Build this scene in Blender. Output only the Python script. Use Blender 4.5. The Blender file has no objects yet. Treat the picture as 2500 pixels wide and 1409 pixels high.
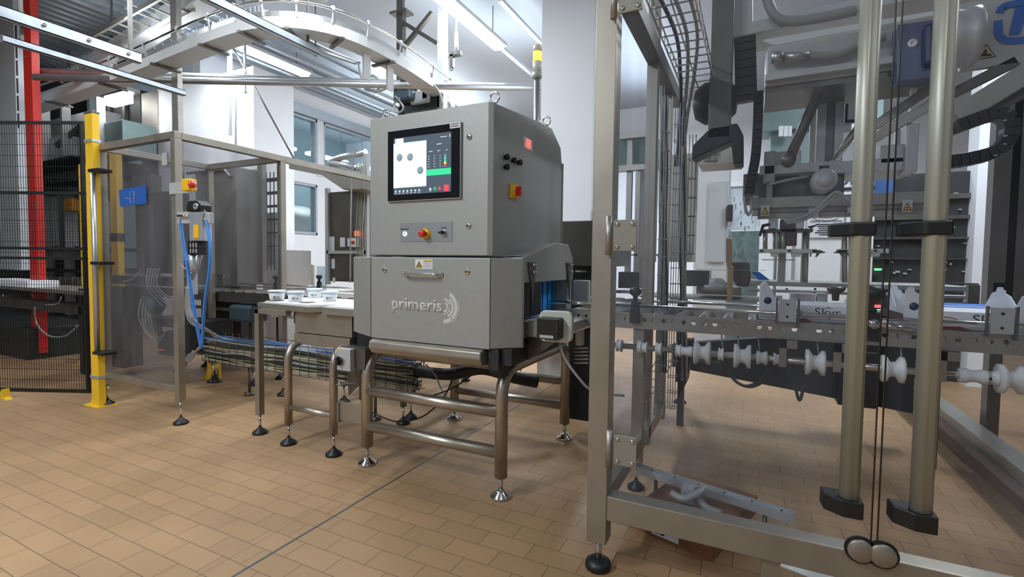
import bpy, bmesh, math, random
from mathutils import Vector, Matrix
random.seed(7)
C = bpy.context.scene
COL = C.collection
PI = math.pi
# ------------------------------------------------------------------ camera
F_PX, PITCH, ROLL, YAW, CY = 1200.0, 0.04514, 0.0127, 0.4556, 694.0
EYE = Vector((0, 0, 1.3))
FW = Vector((-math.sin(YAW)*math.cos(PITCH), math.cos(YAW)*math.cos(PITCH), -math.sin(PITCH)))
_r = Vector((math.cos(YAW), math.sin(YAW), 0)); _u = _r.cross(FW)
RT = _r*math.cos(ROLL)+_u*math.sin(ROLL); UP = RT.cross(FW)
cd = bpy.data.cameras.new('camera'); cam = bpy.data.objects.new('camera', cd); COL.objects.link(cam)
cd.sensor_fit = 'HORIZONTAL'; cd.sensor_width = 36.0; cd.lens = F_PX/2500*36.0
cd.shift_y = (CY-704.5)/2500; cd.clip_start = 0.05; cd.clip_end = 100
cam.matrix_world = Matrix((( RT.x, UP.x, -FW.x, EYE.x), (RT.y, UP.y, -FW.y, EYE.y), (RT.z, UP.z, -FW.z, EYE.z), (0,0,0,1)))
C.camera = cam
# ------------------------------------------------------------------ world + exposure
w = bpy.data.worlds.new('world'); C.world = w; w.use_nodes = True
w.node_tree.nodes['Background'].inputs[0].default_value = (0.80, 0.86, 1.0, 1)
w.node_tree.nodes['Background'].inputs[1].default_value = 0.24
C.view_settings.view_transform = 'Standard'; C.view_settings.look = 'None'
C.view_settings.exposure = 0.0; C.view_settings.gamma = 1.0; C.view_settings.use_curve_mapping = False
LAMP_E = 11.0     # strip lamp emission
def area(name, loc, sx, sy, power, col=(0.86,0.94,1.0), rot=(0,0,0)):
    l = bpy.data.lights.new(name, 'AREA'); l.shape = 'RECTANGLE'; l.size = sx; l.size_y = sy; l.energy = power; l.color = col
    o = bpy.data.objects.new(name, l); COL.objects.link(o); o.location = loc; o.rotation_euler = rot
    return o
# the hall's fluorescent rows, seen or unseen; the one right of the cage is added to light it
for (x, y, p) in ((-3.46,6.0,150), (-3.46,3.0,80), (-3.4,-1.5,130), (1.2,-1.5,30), (1.8,5.2,110), (-7.0,4.2,70), (-6.6,1.0,60), (-2.0,8.6,170), (3.5,3.6,20), (-3.2,-4.0,140)):
    area('strip_light', (x, y, 4.28), 0.25, 1.5, p*1.15)
    area('ceiling_fill', (x, y, 4.10), 0.6, 3.0, p*0.26, rot=(math.pi,0,0))  # wide upward fill added at each lamp to brighten the ceiling
area('ceiling_fill', (-6.2,8.6,4.1), 0.6, 3.0, 70, rot=(math.pi,0,0))  # one more upward fill, added where no lamp hangs
area('side_room_fill', (-9.9,7.6,4.2), 0.3, 3.0, 90)  # added fill that brightens the room behind the windows
area('side_room_fill', (-9.9,10.2,4.2), 0.3, 2.0, 60)
# ------------------------------------------------------------------ helpers
def _ray(x, y): return FW + RT*((x-1250)/F_PX) + UP*((CY-y)/F_PX)
def _on(a, v, x, y):
    d = _ray(x, y); return EYE + d*((v-EYE[a])/d[a])
def PX(v, x, y): return _on(0, v, x, y)
def PY(v, x, y): return _on(1, v, x, y)
def PZ(v, x, y): return _on(2, v, x, y)
def smooth_path(pts, k=6, closed=False):
    pts = [Vector(p) for p in pts]
    if len(pts) < 3: return pts
    out = []; n = len(pts)
    rng = range(n if closed else n-1)
    for i in rng:
        if closed: p0,p1,p2,p3 = pts[(i-1)%n],pts[i],pts[(i+1)%n],pts[(i+2)%n]
        else: p0,p1,p2,p3 = pts[max(i-1,0)],pts[i],pts[i+1],pts[min(i+2,n-1)]
        for j in range(k):
            t = j/k
            out.append(0.5*((2*p1)+(p2-p0)*t+(2*p0-5*p1+4*p2-p3)*t*t+(3*p1-p0-3*p2+p3)*t**3))
    if not closed: out.append(pts[-1])
    return out
def fillet(pts, r, k=6):
    pts = [Vector(p) for p in pts]; out = [pts[0]]
    for i in range(1, len(pts)-1):
        a, b, c = pts[i-1], pts[i], pts[i+1]
        u = (a-b); v = (c-b); d = min(r, u.length*0.49, v.length*0.49); u.normalize(); v.normalize()
        s, e = b+u*d, b+v*d
        for j in range(k+1):
            t = j/k; out.append((1-t)**2*s + 2*t*(1-t)*b + t*t*e)
    out.append(pts[-1]); return out
class MB:
    def __init__(s): s.bm = bmesh.new()
    def box(s, a, b):
        x0,x1 = sorted((a[0],b[0])); y0,y1 = sorted((a[1],b[1])); z0,z1 = sorted((a[2],b[2]))
        v = [s.bm.verts.new(p) for p in ((x0,y0,z0),(x1,y0,z0),(x1,y1,z0),(x0,y1,z0),(x0,y0,z1),(x1,y0,z1),(x1,y1,z1),(x0,y1,z1))]
        for f in ((0,3,2,1),(4,5,6,7),(0,1,5,4),(1,2,6,5),(2,3,7,6),(3,0,4,7)): s.bm.faces.new([v[i] for i in f])
        return s
    def yb(s, Y, p0, p1, d):      # box whose front face (plane y=Y) spans two sighted corners
        a = PY(Y,*p0); b = PY(Y,*p1); return s.box((a.x,Y,a.z),(b.x,Y+d,b.z))
    def bar(s, p0, p1, w, h=None, up=(0,0,1)):     # rectangular bar between two points
        h = h or w; p0 = Vector(p0); p1 = Vector(p1); d = (p1-p0).normalized(); u = Vector(up)
        if abs(d.dot(u)) > 0.99: u = Vector((0,1,0))
        r = d.cross(u).normalized(); u = r.cross(d).normalized()
        q = [(-1,-1),(1,-1),(1,1),(-1,1)]
        v = [s.bm.verts.new(p+r*(a*w/2)+u*(b*h/2)) for p in (p0,p1) for a,b in q]
        for f in ((0,1,2,3),(7,6,5,4),(0,4,5,1),(1,5,6,2),(2,6,7,3),(3,7,4,0)): s.bm.faces.new([v[i] for i in f])
        return s
    def tube(s, pts, r, n=12, closed=False, r2=None, cap=True, flat=1.0):
        pts = [Vector(p) for p in pts]; m = len(pts); rings = []
        t0 = (pts[1]-pts[0]).normalized(); u = Vector((0,0,1))
        if abs(t0.dot(u)) > 0.95: u = Vector((0,1,0))
        u = (u - t0*u.dot(t0)).normalized()
        for i in range(m):
            if closed: t = (pts[(i+1)%m]-pts[i-1])
            else: t = pts[min(i+1,m-1)]-pts[max(i-1,0)]
            if t.length < 1e-9: t = t0
            t = t.normalized(); u = u - t*u.dot(t)
            u = u.normalized() if u.length > 1e-6 else t.orthogonal().normalized()
            b = t.cross(u); rr = r if r2 is None else r+(r2-r)*i/(m-1)
            rings.append([s.bm.verts.new(pts[i]+(u*math.cos(2*PI*k/n)*flat+b*math.sin(2*PI*k/n))*rr) for k in range(n)])
        for i in range(m if closed else m-1):
            A = rings[i]; B = rings[(i+1)%m]
            for k in range(n):
                f = s.bm.faces.new((A[k],A[(k+1)%n],B[(k+1)%n],B[k])); f.smooth = n > 5
        if cap and not closed:
            s.bm.faces.new(rings[0][::-1]); s.bm.faces.new(rings[-1])
        return s
    def cyl(s, p0, p1, r, n=20, r2=None): return s.tube([p0,p1], r, n, r2=r2)
    def lathe(s, prof, c, axis=(0,0,1), n=24):     # prof: (radius, height along axis)
        ax = Vector(axis).normalized(); u = ax.orthogonal().normalized(); b = ax.cross(u); c = Vector(c); rings = []
        for (r, h) in prof:
            if r < 1e-6: rings.append([s.bm.verts.new(c+ax*h)])
            else: rings.append([s.bm.verts.new(c+ax*h+(u*math.cos(2*PI*k/n)+b*math.sin(2*PI*k/n))*r) for k in range(n)])
        for A, B in zip(rings, rings[1:]):
            for k in range(n):
                q = (k+1)%n
                if len(A) == 1 and len(B) == 1: continue
                if len(A) == 1: f = s.bm.faces.new((A[0],B[q],B[k]))
                elif len(B) == 1: f = s.bm.faces.new((A[k],A[q],B[0]))
                else: f = s.bm.faces.new((A[k],A[q],B[q],B[k]))
                f.smooth = True
        if len(rings[0]) > 1: s.bm.faces.new(rings[0][::-1])
        if len(rings[-1]) > 1: s.bm.faces.new(rings[-1])
        return s
    def prism(s, poly, axis, a, b):                # polygon in the other two axes, extruded a..b
        def mk(p, h):
            return {'x':(h,p[0],p[1]), 'y':(p[0],h,p[1]), 'z':(p[0],p[1],h)}[axis]
        A = [s.bm.verts.new(mk(p,a)) for p in poly]; B = [s.bm.verts.new(mk(p,b)) for p in poly]; n = len(poly)
        s.bm.faces.new(A[::-1]); s.bm.faces.new(B)
        for i in range(n): s.bm.faces.new((A[i],A[(i+1)%n],B[(i+1)%n],B[i]))
        return s
    def ypoly(s, Y, pix, d): 
        return s.prism([(PY(Y,*p).x, PY(Y,*p).z) for p in pix], 'y', Y, Y+d)
    def disc(s, c, r, axis, h, n=24): return s.lathe([(0,0),(r,0),(r,h),(0,h)], c, axis, n)
    def ring(s, c, r0, r1, axis, h, a0=0, a1=360, n=32, u=None):   # flat annular sector
        ax = Vector(axis).normalized(); u = Vector(u) if u else ax.orthogonal().normalized(); b = ax.cross(u); c = Vector(c)
        full = abs(a1-a0) >= 360; m = n if full else n+1; R = []
        for i in range(m):
            t = math.radians(a0+(a1-a0)*i/n); d = u*math.cos(t)+b*math.sin(t)
            R.append([s.bm.verts.new(c+d*r0), s.bm.verts.new(c+d*r1), s.bm.verts.new(c+d*r1+ax*h), s.bm.verts.new(c+d*r0+ax*h)])
        for i in range(m if full else m-1):
            A = R[i]; B = R[(i+1)%m]
            for k in range(4): s.bm.faces.new((A[k],B[k],B[(k+1)%4],A[(k+1)%4]))
        if not full: s.bm.faces.new(R[0]); s.bm.faces.new(R[-1][::-1])
        return s
    def holed(s, x0, x1, z0, z1, y, th, holes, n=12):    # plate in xz with round holes along its length
        hs = sorted(holes); cuts = [x0]
        for a, b in zip(hs, hs[1:]): cuts.append((a[0]+b[0])/2)
        cuts.append(x1)
        for i, (cx, cz, r) in enumerate(hs):
            a, b = cuts[i], cuts[i+1]; cin=[]; cout=[]
            for k in range(n):
                t = 2*PI*(k+0.5)/n; dx, dz = math.cos(t), math.sin(t)
                cin.append((cx+dx*r, cz+dz*r))
                sc = min(((b-cx) if dx>0 else (cx-a))/max(abs(dx),1e-6), ((z1-cz) if dz>0 else (cz-z0))/max(abs(dz),1e-6))
                cout.append((cx+dx*sc, cz+dz*sc))
            for yy in (y, y+th):
                vi = [s.bm.verts.new((p[0],yy,p[1])) for p in cin]
                vo = []
                for k in range(n):
                    vo.append((s.bm.verts.new((cout[k][0],yy,cout[k][1])), None))
                for k in range(n):
                    p, q = cout[k], cout[(k+1)%n]; mid = []
                    if abs(p[0]-q[0])>1e-6 and abs(p[1]-q[1])>1e-6:
                        cx_ = p[0] if (abs(p[0]-a)<1e-6 or abs(p[0]-b)<1e-6) else q[0]; cz_ = p[1] if (abs(p[1]-z0)<1e-6 or abs(p[1]-z1)<1e-6) else q[1]
                        mid = [s.bm.verts.new((cx_,yy,cz_))]
                    s.bm.faces.new([vi[k], vo[k][0]]+mid+[vo[(k+1)%n][0], vi[(k+1)%n]])
            vf = [s.bm.verts.new((p[0],y,p[1])) for p in cin]; vb = [s.bm.verts.new((p[0],y+th,p[1])) for p in cin]
            for k in range(n): s.bm.faces.new((vf[k],vf[(k+1)%n],vb[(k+1)%n],vb[k]))
        return s
    def build(s, name, mat, parent=None, bevel=0, seg=2, loc=None):
        bm = s.bm
        o0 = Vector(loc) if loc is not None else Vector((0,0,0))
        p = parent
        if parent is not None:
            o0 = Vector((0,0,0)); q = parent
            while q is not None: o0 = o0 + q.location; q = q.parent
            base = o0
        for v in bm.verts: v.co -= o0
        bmesh.ops.recalc_face_normals(bm, faces=bm.faces)
        me = bpy.data.meshes.new(name); bm.to_mesh(me); bm.free()
        me.materials.append(mat); o = bpy.data.objects.new(name, me); COL.objects.link(o)
        if parent is not None: o.parent = parent
        elif loc is not None: o.location = loc
        if bevel:
            m = o.modifiers.new('bevel','BEVEL'); m.width = bevel; m.segments = seg; m.limit_method = 'ANGLE'; m.angle_limit = math.radians(40)
        return o
def thing(name, label, cat, loc=(0,0,0), group=None):
    o = bpy.data.objects.new(name, None); COL.objects.link(o); o.location = loc; o.empty_display_size = 0.1
    return tag(o, label, cat, group)
def tag(o, label, cat, group=None, kind=None):
    o['label'] = label; o['category'] = cat
    if group: o['group'] = group
    if kind: o['kind'] = kind
    return o
def struct(name, mb, mat, label=None, cat=None, bevel=0):
    o = mb.build(name, mat, bevel=bevel); o['kind'] = 'structure'
    if label: o['label'] = label
    if cat: o['category'] = cat
    return o
def copy_tree(o, parent=None, loc=None, label=None):
    c = o.copy(); COL.objects.link(c)
    if parent is not None: c.parent = parent
    if loc is not None: c.location = loc
    if label: c['label'] = label
    for ch in [x for x in bpy.data.objects if x.parent == o]: copy_tree(ch, c)
    return c
def text(body, name, mat, parent, org, xdir, zdir, height=None, width=None, depth=0.0008, offset=0.0, flip=False, bold=0):
    cu = bpy.data.curves.new(name, 'FONT'); cu.body = body; cu.size = 1; cu.extrude = 0; cu.offset = offset
    t = bpy.data.objects.new(name+'_c', cu); COL.objects.link(t)
    dg = bpy.context.evaluated_depsgraph_get(); me0 = bpy.data.meshes.new_from_object(t.evaluated_get(dg))
    bpy.data.objects.remove(t)
    xs = [v.co.x for v in me0.vertices]; ys = [v.co.y for v in me0.vertices]
    x0, x1, y0, y1 = min(xs), max(xs), min(ys), max(ys)
    sy = height/(y1-y0) if height else None; sx = width/(x1-x0) if width else sy
    sy = sy or sx
    X = Vector(xdir).normalized(); Z = Vector(zdir).normalized(); N = X.cross(Z)
    mb = MB(); mb.bm.from_mesh(me0); bpy.data.meshes.remove(me0)
    for v in mb.bm.verts:
        a = (v.co.x-x0)*sx; 
        if flip: a = (x1-v.co.x)*sx
        b = (v.co.y-y0)*sy
        v.co = Vector(org)+X*a+Z*b
    if bold:
        g0 = mb.bm.verts[:]+mb.bm.edges[:]+mb.bm.faces[:]
        for sh, sv, sn in ((bold,0,.0003),(0,bold*.7,.0006),(bold,bold*.7,.0009)):
            d = bmesh.ops.duplicate(mb.bm, geom=g0)
            for v in d['geom']:
                if isinstance(v, bmesh.types.BMVert): v.co += X*sh+Z*sv+N*sn
    r = bmesh.ops.extrude_face_region(mb.bm, geom=mb.bm.faces[:])
    for v in [g for g in r['geom'] if isinstance(g, bmesh.types.BMVert)]: v.co += N*depth
    return mb.build(name, mat, parent)
# ------------------------------------------------------------------ materials
def srgb(r, g, b):
    f = lambda c: (c/255/12.92) if c/255 <= 0.04045 else ((c/255+0.055)/1.055)**2.4
    return (f(r), f(g), f(b), 1)
def mat(name, col, rough=0.5, metal=0.0, noise=0.0, nscale=30, bump=0.0, emit=None, estr=0, stretch=None, spec=0.5):
    m = bpy.data.materials.new(name); m.use_nodes = True; nt = m.node_tree; p = nt.nodes['Principled BSDF']
    p.inputs['Base Color'].default_value = col; p.inputs['Roughness'].default_value = rough; p.inputs['Metallic'].default_value = metal
    p.inputs['Specular IOR Level'].default_value = spec
    if emit: p.inputs['Emission Color'].default_value = emit; p.inputs['Emission Strength'].default_value = estr
    if noise or bump:
        tc = nt.nodes.new('ShaderNodeTexCoord'); mp = nt.nodes.new('ShaderNodeMapping'); n = nt.nodes.new('ShaderNodeTexNoise')
        n.inputs['Scale'].default_value = nscale; n.inputs['Detail'].default_value = 4
        if stretch: mp.inputs['Scale'].default_value = stretch
        nt.links.new(tc.outputs['Object'], mp.inputs[0]); nt.links.new(mp.outputs[0], n.inputs['Vector'])
        if noise:
            mx = nt.nodes.new('ShaderNodeMix'); mx.data_type = 'RGBA'; mx.blend_type = 'MULTIPLY'
            cr = nt.nodes.new('ShaderNodeMapRange'); cr.inputs['From Min'].default_value = .3; cr.inputs['From Max'].default_value = .7
            cr.inputs['To Min'].default_value = 1-noise; cr.inputs['To Max'].default_value = 1+noise*0.3
            nt.links.new(n.outputs['Fac'], cr.inputs[0])
            mx.inputs['Factor'].default_value = 1; mx.inputs['A'].default_value = col
            nt.links.new(cr.outputs[0], mx.inputs['B']); nt.links.new(mx.outputs['Result'], p.inputs['Base Color'])
            rr = nt.nodes.new('ShaderNodeMapRange'); rr.inputs['To Min'].default_value = max(rough-.08,0.03); rr.inputs['To Max'].default_value = min(rough+.1,1)
            nt.links.new(n.outputs['Fac'], rr.inputs[0]); nt.links.new(rr.outputs[0], p.inputs['Roughness'])
        if bump:
            b = nt.nodes.new('ShaderNodeBump'); b.inputs['Strength'].default_value = bump; b.inputs['Distance'].default_value = 0.002
            nt.links.new(n.outputs['Fac'], b.inputs['Height']); nt.links.new(b.outputs[0], p.inputs['Normal'])
    return m
def panel_mat(name, trans, haze, hazecol, rough=0.08, scr=0.5):
    m = bpy.data.materials.new(name); m.use_nodes = True; nt = m.node_tree; nt.nodes.clear()
    out = nt.nodes.new('ShaderNodeOutputMaterial'); mx = nt.nodes.new('ShaderNodeMixShader'); t = nt.nodes.new('ShaderNodeBsdfTransparent')
    p = nt.nodes.new('ShaderNodeBsdfPrincipled'); t.inputs[0].default_value = trans
    p.inputs['Base Color'].default_value = hazecol; p.inputs['Roughness'].default_value = rough
    tc = nt.nodes.new('ShaderNodeTexCoord'); mp = nt.nodes.new('ShaderNodeMapping'); mp.inputs['Scale'].default_value = (3,3,0.8)
    n = nt.nodes.new('ShaderNodeTexNoise'); n.inputs['Scale'].default_value = 1.6; n.inputs['Detail'].default_value = 6
    mr = nt.nodes.new('ShaderNodeMapRange'); mr.inputs['From Min'].default_value = .3; mr.inputs['From Max'].default_value = .75
    mr.inputs['To Min'].default_value = haze*(1-scr); mr.inputs['To Max'].default_value = haze*(1+scr)
    nt.links.new(tc.outputs['Object'], mp.inputs[0]); nt.links.new(mp.outputs[0], n.inputs['Vector']); nt.links.new(n.outputs['Fac'], mr.inputs[0])
    nt.links.new(mr.outputs[0], mx.inputs[0]); nt.links.new(t.outputs[0], mx.inputs[1]); nt.links.new(p.outputs[0], mx.inputs[2]); nt.links.new(mx.outputs[0], out.inputs[0])
    return m
STEEL = mat('brushed_steel', srgb(172,168,160), 0.42, 0.78, 0.10, 6, stretch=(1,1,6))
STEELW = mat('warm_satin_steel', srgb(166,159,147), 0.42, 0.75, 0.12, 8)
STEELD = mat('dark_steel', srgb(112,109,104), 0.42, 0.75, 0.18, 5)
TUBE = mat('polished_tube_steel', srgb(182,173,160), 0.36, 0.9, 0.10, 9)
HOUSE = mat('machine_sheet_steel', srgb(168,169,165), 0.5, 0.45, 0.05, 40, bump=0.05)
CHROME = mat('chrome', srgb(215,215,212), 0.12, 1.0)
GALV = mat('galvanised_steel', srgb(190,198,205), 0.38, 0.6, 0.12, 14)
ALU = mat('anodised_aluminium', srgb(190,192,192), 0.33, 0.8, 0.08, 12)
HANDLE = mat('champagne_aluminium', srgb(178,178,164), 0.4, 0.4, 0.06, 5, stretch=(20,20,0.3))
WHITEP = mat('white_plastic', srgb(232,234,234), 0.4, 0, 0.03, 9)
ROLLP = mat('translucent_white_nylon', srgb(225,226,222), 0.5)
BEIGE = mat('beige_grey_coat', srgb(196,197,184), 0.45, 0.1)
BLACK = mat('black_rubber', srgb(24,25,26), 0.45)
BLACKG = mat('black_gloss', srgb(14,16,20), 0.12)
DARK = mat('dark_grey_machine', srgb(52,54,55), 0.5, 0.3, 0.25, 6)
MESHB = mat('black_powder_coat', srgb(18,20,20), 0.5)
RED = mat('red_powder_coat', srgb(192,46,38), 0.4, 0, 0.06, 5)
REDP = mat('red_plastic', srgb(214,52,44), 0.35)
YEL = mat('yellow_paint', srgb(236,190,40), 0.42, 0, 0.06, 6)
YELP = mat('yellow_plastic', srgb(244,190,30), 0.4)
BLUEH = mat('blue_hose', srgb(60,130,215), 0.35)
BLUE = mat('blue_print', srgb(36,112,205), 0.45)
BLUED = mat('dark_blue_paint', srgb(28,42,90), 0.4)
BLUEC = mat('blue_vinyl_strip', srgb(40,140,215), 0.3)
MOTOR = mat('blue_grey_motor', srgb(70,88,98), 0.45, 0.3)
GREYP = mat('grey_cable', srgb(158,160,160), 0.5)
CABG = mat('bundled_cable_sheath', srgb(176,174,160), 0.5, 0, 0.3, 60)
PAINTG = mat('light_grey_paint', srgb(186,188,188), 0.42, 0.15, 0.06, 4)
LIGHTG = mat('pale_grey_machine_coat', srgb(198,200,200), 0.42, 0.05, 0.05, 4)
WALLM = mat('white_wall_paint', srgb(238,240,244), 0.6, 0, 0.03, 1.2)
WHITEC = mat('white_cardboard', srgb(224,226,230), 0.6, 0, 0.03, 8)
BROWN = mat('brown_cardboard', srgb(134,92,60), 0.8, 0, 0.1, 8)
GREYPRINT = mat('grey_print', srgb(150,152,154), 0.6)
BLACKPR = mat('black_print', srgb(25,26,30), 0.6)
LOGO = mat('etched_light_mark', srgb(205,205,200), 0.6, 0.1)
REDPR = mat('red_print', srgb(180,40,36), 0.6)
TEAL = mat('teal_grey_metal', srgb(120,140,138), 0.4, 0.3, 0.1, 4)
BROWNB = mat('tan_plastic', srgb(170,140,105), 0.6)
LIGHTM = mat('lit_strip_tube', (1,1,1,1), 0.5, emit=(0.90,0.93,1.0,1), estr=LAMP_E)
def emi(n, c, s): return mat(n, c, 0.6, emit=c, estr=s)
GLASSW = panel_mat('window_glass', (0.72,0.80,0.82,1), 0.10, srgb(150,165,170), 0.03, 0.3)
PLEXI = panel_mat('scratched_polycarbonate', (0.93,0.94,0.96,1), 0.055, srgb(150,155,165), 0.10, 0.6)
PLEXID = panel_mat('smoky_polycarbonate', (0.84,0.84,0.85,1), 0.15, srgb(140,139,141), 0.09, 0.7)  # grey haze also carries the room's reflection, put into the colour
# floor
def floor_mat():
    m = bpy.data.materials.new('terracotta_tile_floor'); m.use_nodes = True; nt = m.node_tree; L = nt.links; p = nt.nodes['Principled BSDF']
    tc = nt.nodes.new('ShaderNodeTexCoord'); mp = nt.nodes.new('ShaderNodeMapping'); mp.inputs['Location'].default_value = (0.035,-0.036,0)
    br = nt.nodes.new('ShaderNodeTexBrick'); br.offset = 0.5
    br.inputs['Scale'].default_value = 1; br.inputs['Brick Width'].default_value = 0.235; br.inputs['Row Height'].default_value = 0.118
    br.inputs['Mortar Size'].default_value = 0.0022; br.inputs['Mortar Smooth'].default_value = 0.3; br.inputs['Bias'].default_value = 0
    br.inputs['Color1'].default_value = srgb(166,133,98); br.inputs['Color2'].default_value = srgb(157,126,92); br.inputs['Mortar'].default_value = srgb(110,90,68)
    wob = nt.nodes.new('ShaderNodeTexNoise'); wob.inputs['Scale'].default_value = 3
    L.new(tc.outputs['Object'], mp.inputs[0]); 
    add = nt.nodes.new('ShaderNodeVectorMath'); add.operation = 'MULTIPLY_ADD'; add.inputs[1].default_value = (0.012,0.012,0); 
    L.new(tc.outputs['Object'], wob.inputs['Vector']); L.new(wob.outputs['Color'], add.inputs[0]); L.new(mp.outputs[0], add.inputs[2]); L.new(add.outputs[0], br.inputs['Vector'])
    n = nt.nodes.new('ShaderNodeTexNoise'); n.inputs['Scale'].default_value = 1.7; n.inputs['Detail'].default_value = 7; L.new(tc.outputs['Object'], n.inputs['Vector'])
    mr = nt.nodes.new('ShaderNodeMapRange'); mr.inputs['From Min'].default_value=.3; mr.inputs['From Max'].default_value=.7; mr.inputs['To Min'].default_value = .88; mr.inputs['To Max'].default_value = 1.06; L.new(n.outputs['Fac'], mr.inputs[0])
    mx = nt.nodes.new('ShaderNodeMix'); mx.data_type='RGBA'; mx.blend_type='MULTIPLY'; mx.inputs['Factor'].default_value = 1
    L.new(br.outputs['Color'], mx.inputs['A']); L.new(mr.outputs[0], mx.inputs['B'])
    # the two straight movement joints running away from the camera
    sx = nt.nodes.new('ShaderNodeSeparateXYZ'); L.new(add.outputs[0], sx.inputs[0])
    def line(x, wd):
        a = nt.nodes.new('ShaderNodeMath'); a.operation='SUBTRACT'; a.inputs[1].default_value = x; L.new(sx.outputs[0], a.inputs[0])
        b = nt.nodes.new('ShaderNodeMath'); b.operation='ABSOLUTE'; L.new(a.outputs[0], b.inputs[0])
        c = nt.nodes.new('ShaderNodeMath'); c.operation='LESS_THAN'; c.inputs[1].default_value = wd; L.new(b.outputs[0], c.inputs[0]); return c
    j1 = line(-1.829, 0.0068); j2 = line(-1.96, 0.002)
    m1 = nt.nodes.new('ShaderNodeMix'); m1.data_type='RGBA'; m1.inputs['B'].default_value = srgb(72,74,78); L.new(j1.outputs[0], m1.inputs['Factor']); L.new(mx.outputs['Result'], m1.inputs['A'])
    m2 = nt.nodes.new('ShaderNodeMix'); m2.data_type='RGBA'; m2.inputs['B'].default_value = srgb(118,92,72); L.new(j2.outputs[0], m2.inputs['Factor']); L.new(m1.outputs['Result'], m2.inputs['A'])
    L.new(m2.outputs['Result'], p.inputs['Base Color'])
    rr = nt.nodes.new('ShaderNodeMapRange'); rr.inputs['To Min'].default_value=.32; rr.inputs['To Max'].default_value=.62; L.new(n.outputs['Fac'], rr.inputs[0]); L.new(rr.outputs[0], p.inputs['Roughness'])
    p.inputs['Specular IOR Level'].default_value = 0.35
    bp = nt.nodes.new('ShaderNodeBump'); bp.inputs['Strength'].default_value = 0.35; bp.inputs['Distance'].default_value = 0.002; bp.invert = True
    L.new(br.outputs['Fac'], bp.inputs['Height']); L.new(bp.outputs[0], p.inputs['Normal'])
    return m
FLOOR = floor_mat()
CEIL = mat('grey_ceiling_panel', srgb(174,181,190), 0.6, 0, 0.05, 0.8)
RIB = mat('ribbed_deck', srgb(150,154,156), 0.45, 0.4, 0.1, 3)
# ------------------------------------------------------------------ setting
struct('floor', MB().box((-13,-6,-0.1),(7,14,0)), FLOOR)
struct('ceiling', MB().box((-13,-6,4.9),(7,14,5.0)), CEIL)
WX = -8.0
wl = MB()
wl.box((WX-.2,4.95,0),(WX,5.85,4.9)); wl.box((WX-.2,5.85,0),(WX,14,1.79)); wl.box((WX-.2,5.85,1.79),(WX,6.35,2.81)); wl.box((WX-.2,7.28,1.79),(WX,14,2.81)); wl.box((WX-.2,5.85,2.81),(WX,14,3.1)); wl.box((WX-.2,5.85,4.12),(WX,14,4.9)); wl.box((WX-.2,11.6,3.1),(WX,14,4.12))
struct('wall_left', wl, WALLM)
struct('wall_back', MB().box((-13,11.6,0),(7,11.8,4.9)), WALLM)
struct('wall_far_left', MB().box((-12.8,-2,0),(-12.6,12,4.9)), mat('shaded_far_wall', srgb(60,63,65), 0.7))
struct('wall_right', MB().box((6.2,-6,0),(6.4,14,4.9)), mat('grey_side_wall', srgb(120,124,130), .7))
# windows of the left wall
for i, (y0, y1, z0, z1) in enumerate(((5.87,7.27,3.1,4.1),(7.43,9.3,3.1,4.1),(9.45,11.4,3.1,4.1),(6.37,7.27,1.8,2.8))):
    fr = MB(); t = .045
    fr.box((WX-.12,y0,z0),(WX+.02,y0+t,z1)); fr.box((WX-.12,y1-t,z0),(WX+.02,y1,z1)); fr.box((WX-.12,y0,z0),(WX+.02,y1,z0+t)); fr.box((WX-.12,y0,z1-t),(WX+.02,y1,z1))
    f = struct('window_%d' % (i+1), fr, GALV, bevel=.003)
    MB().box((WX-.06,y0+t,z0+t),(WX-.05,y1-t,z1-t)).build('window_pane', GLASSW, f)
struct('trim_1', MB().box((WX-.01,5.7,4.12),(WX+.06,11.6,4.3)), GALV)
for i, y in enumerate((7.35, 9.37)): struct('trim_%d' % (i+2), MB().box((WX-.05,y-.08,3.0),(WX+.03,y+.08,4.12)), WALLM)
# the neighbouring room behind the windows
struct('wall_side_room', MB().box((-11.6,5,0),(-11.5,12,4.9)), mat('blue_grey_room_wall', srgb(150,166,172), 0.6))
for i in range(3):
    y = 7.2+1.7*i
    L_ = thing('strip_lamp', 'added side room lamp standing in for lamp reflections in the upper windows, %s' % ('nearest one','middle one','farthest one')[i], 'lamp', (-10.1,y,4.0), 'lamps in the side room')  # made-up lamps standing in for lamp reflections in the glass
    MB().box((-10.2,y,3.93),(-10.02,y+1.3,4.0)).build('lit_tube', LIGHTM, L_)
    for dy in (.2,1.1): MB().cyl((-10.1,y+dy,4.0),(-10.1,y+dy,4.9),.005,6).build('suspension_wire', STEELD, L_)
v = thing('steel_vessel', 'horizontal stainless vessel seen through the low window behind the guard cabinet', 'tank', (-9.4,7.3,0))
MB().lathe([(0,0),(.5,.05),(.62,.2),(.62,2.2),(.5,2.35),(0,2.4)], (-9.4,5.9,1.9), (0,1,0), 32).build('drum', STEEL, v)
for y in (6.4,7.9): MB().box((-9.8,y,0),(-9.0,y+.1,1.5)).build('stand', STEELD, v)
# columns
struct('wall_column_left', MB().box((PY(4.9,385,300).x,4.9,0),(PY(4.9,620,300).x,5.6,PY(4.9,500,190).z)), WALLM)
cl = MB(); cl.box((PY(4.88,345,300).x,4.88,0),(PY(4.88,385,300).x,5.6,PY(4.9,500,190).z-.02)); struct('trim_4', cl, STEEL)
struct('wall_column_middle', MB().box((PY(5,1320,300).x,5,0),(PY(5,1446,300).x,5.7,4.9)), WALLM)
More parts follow.
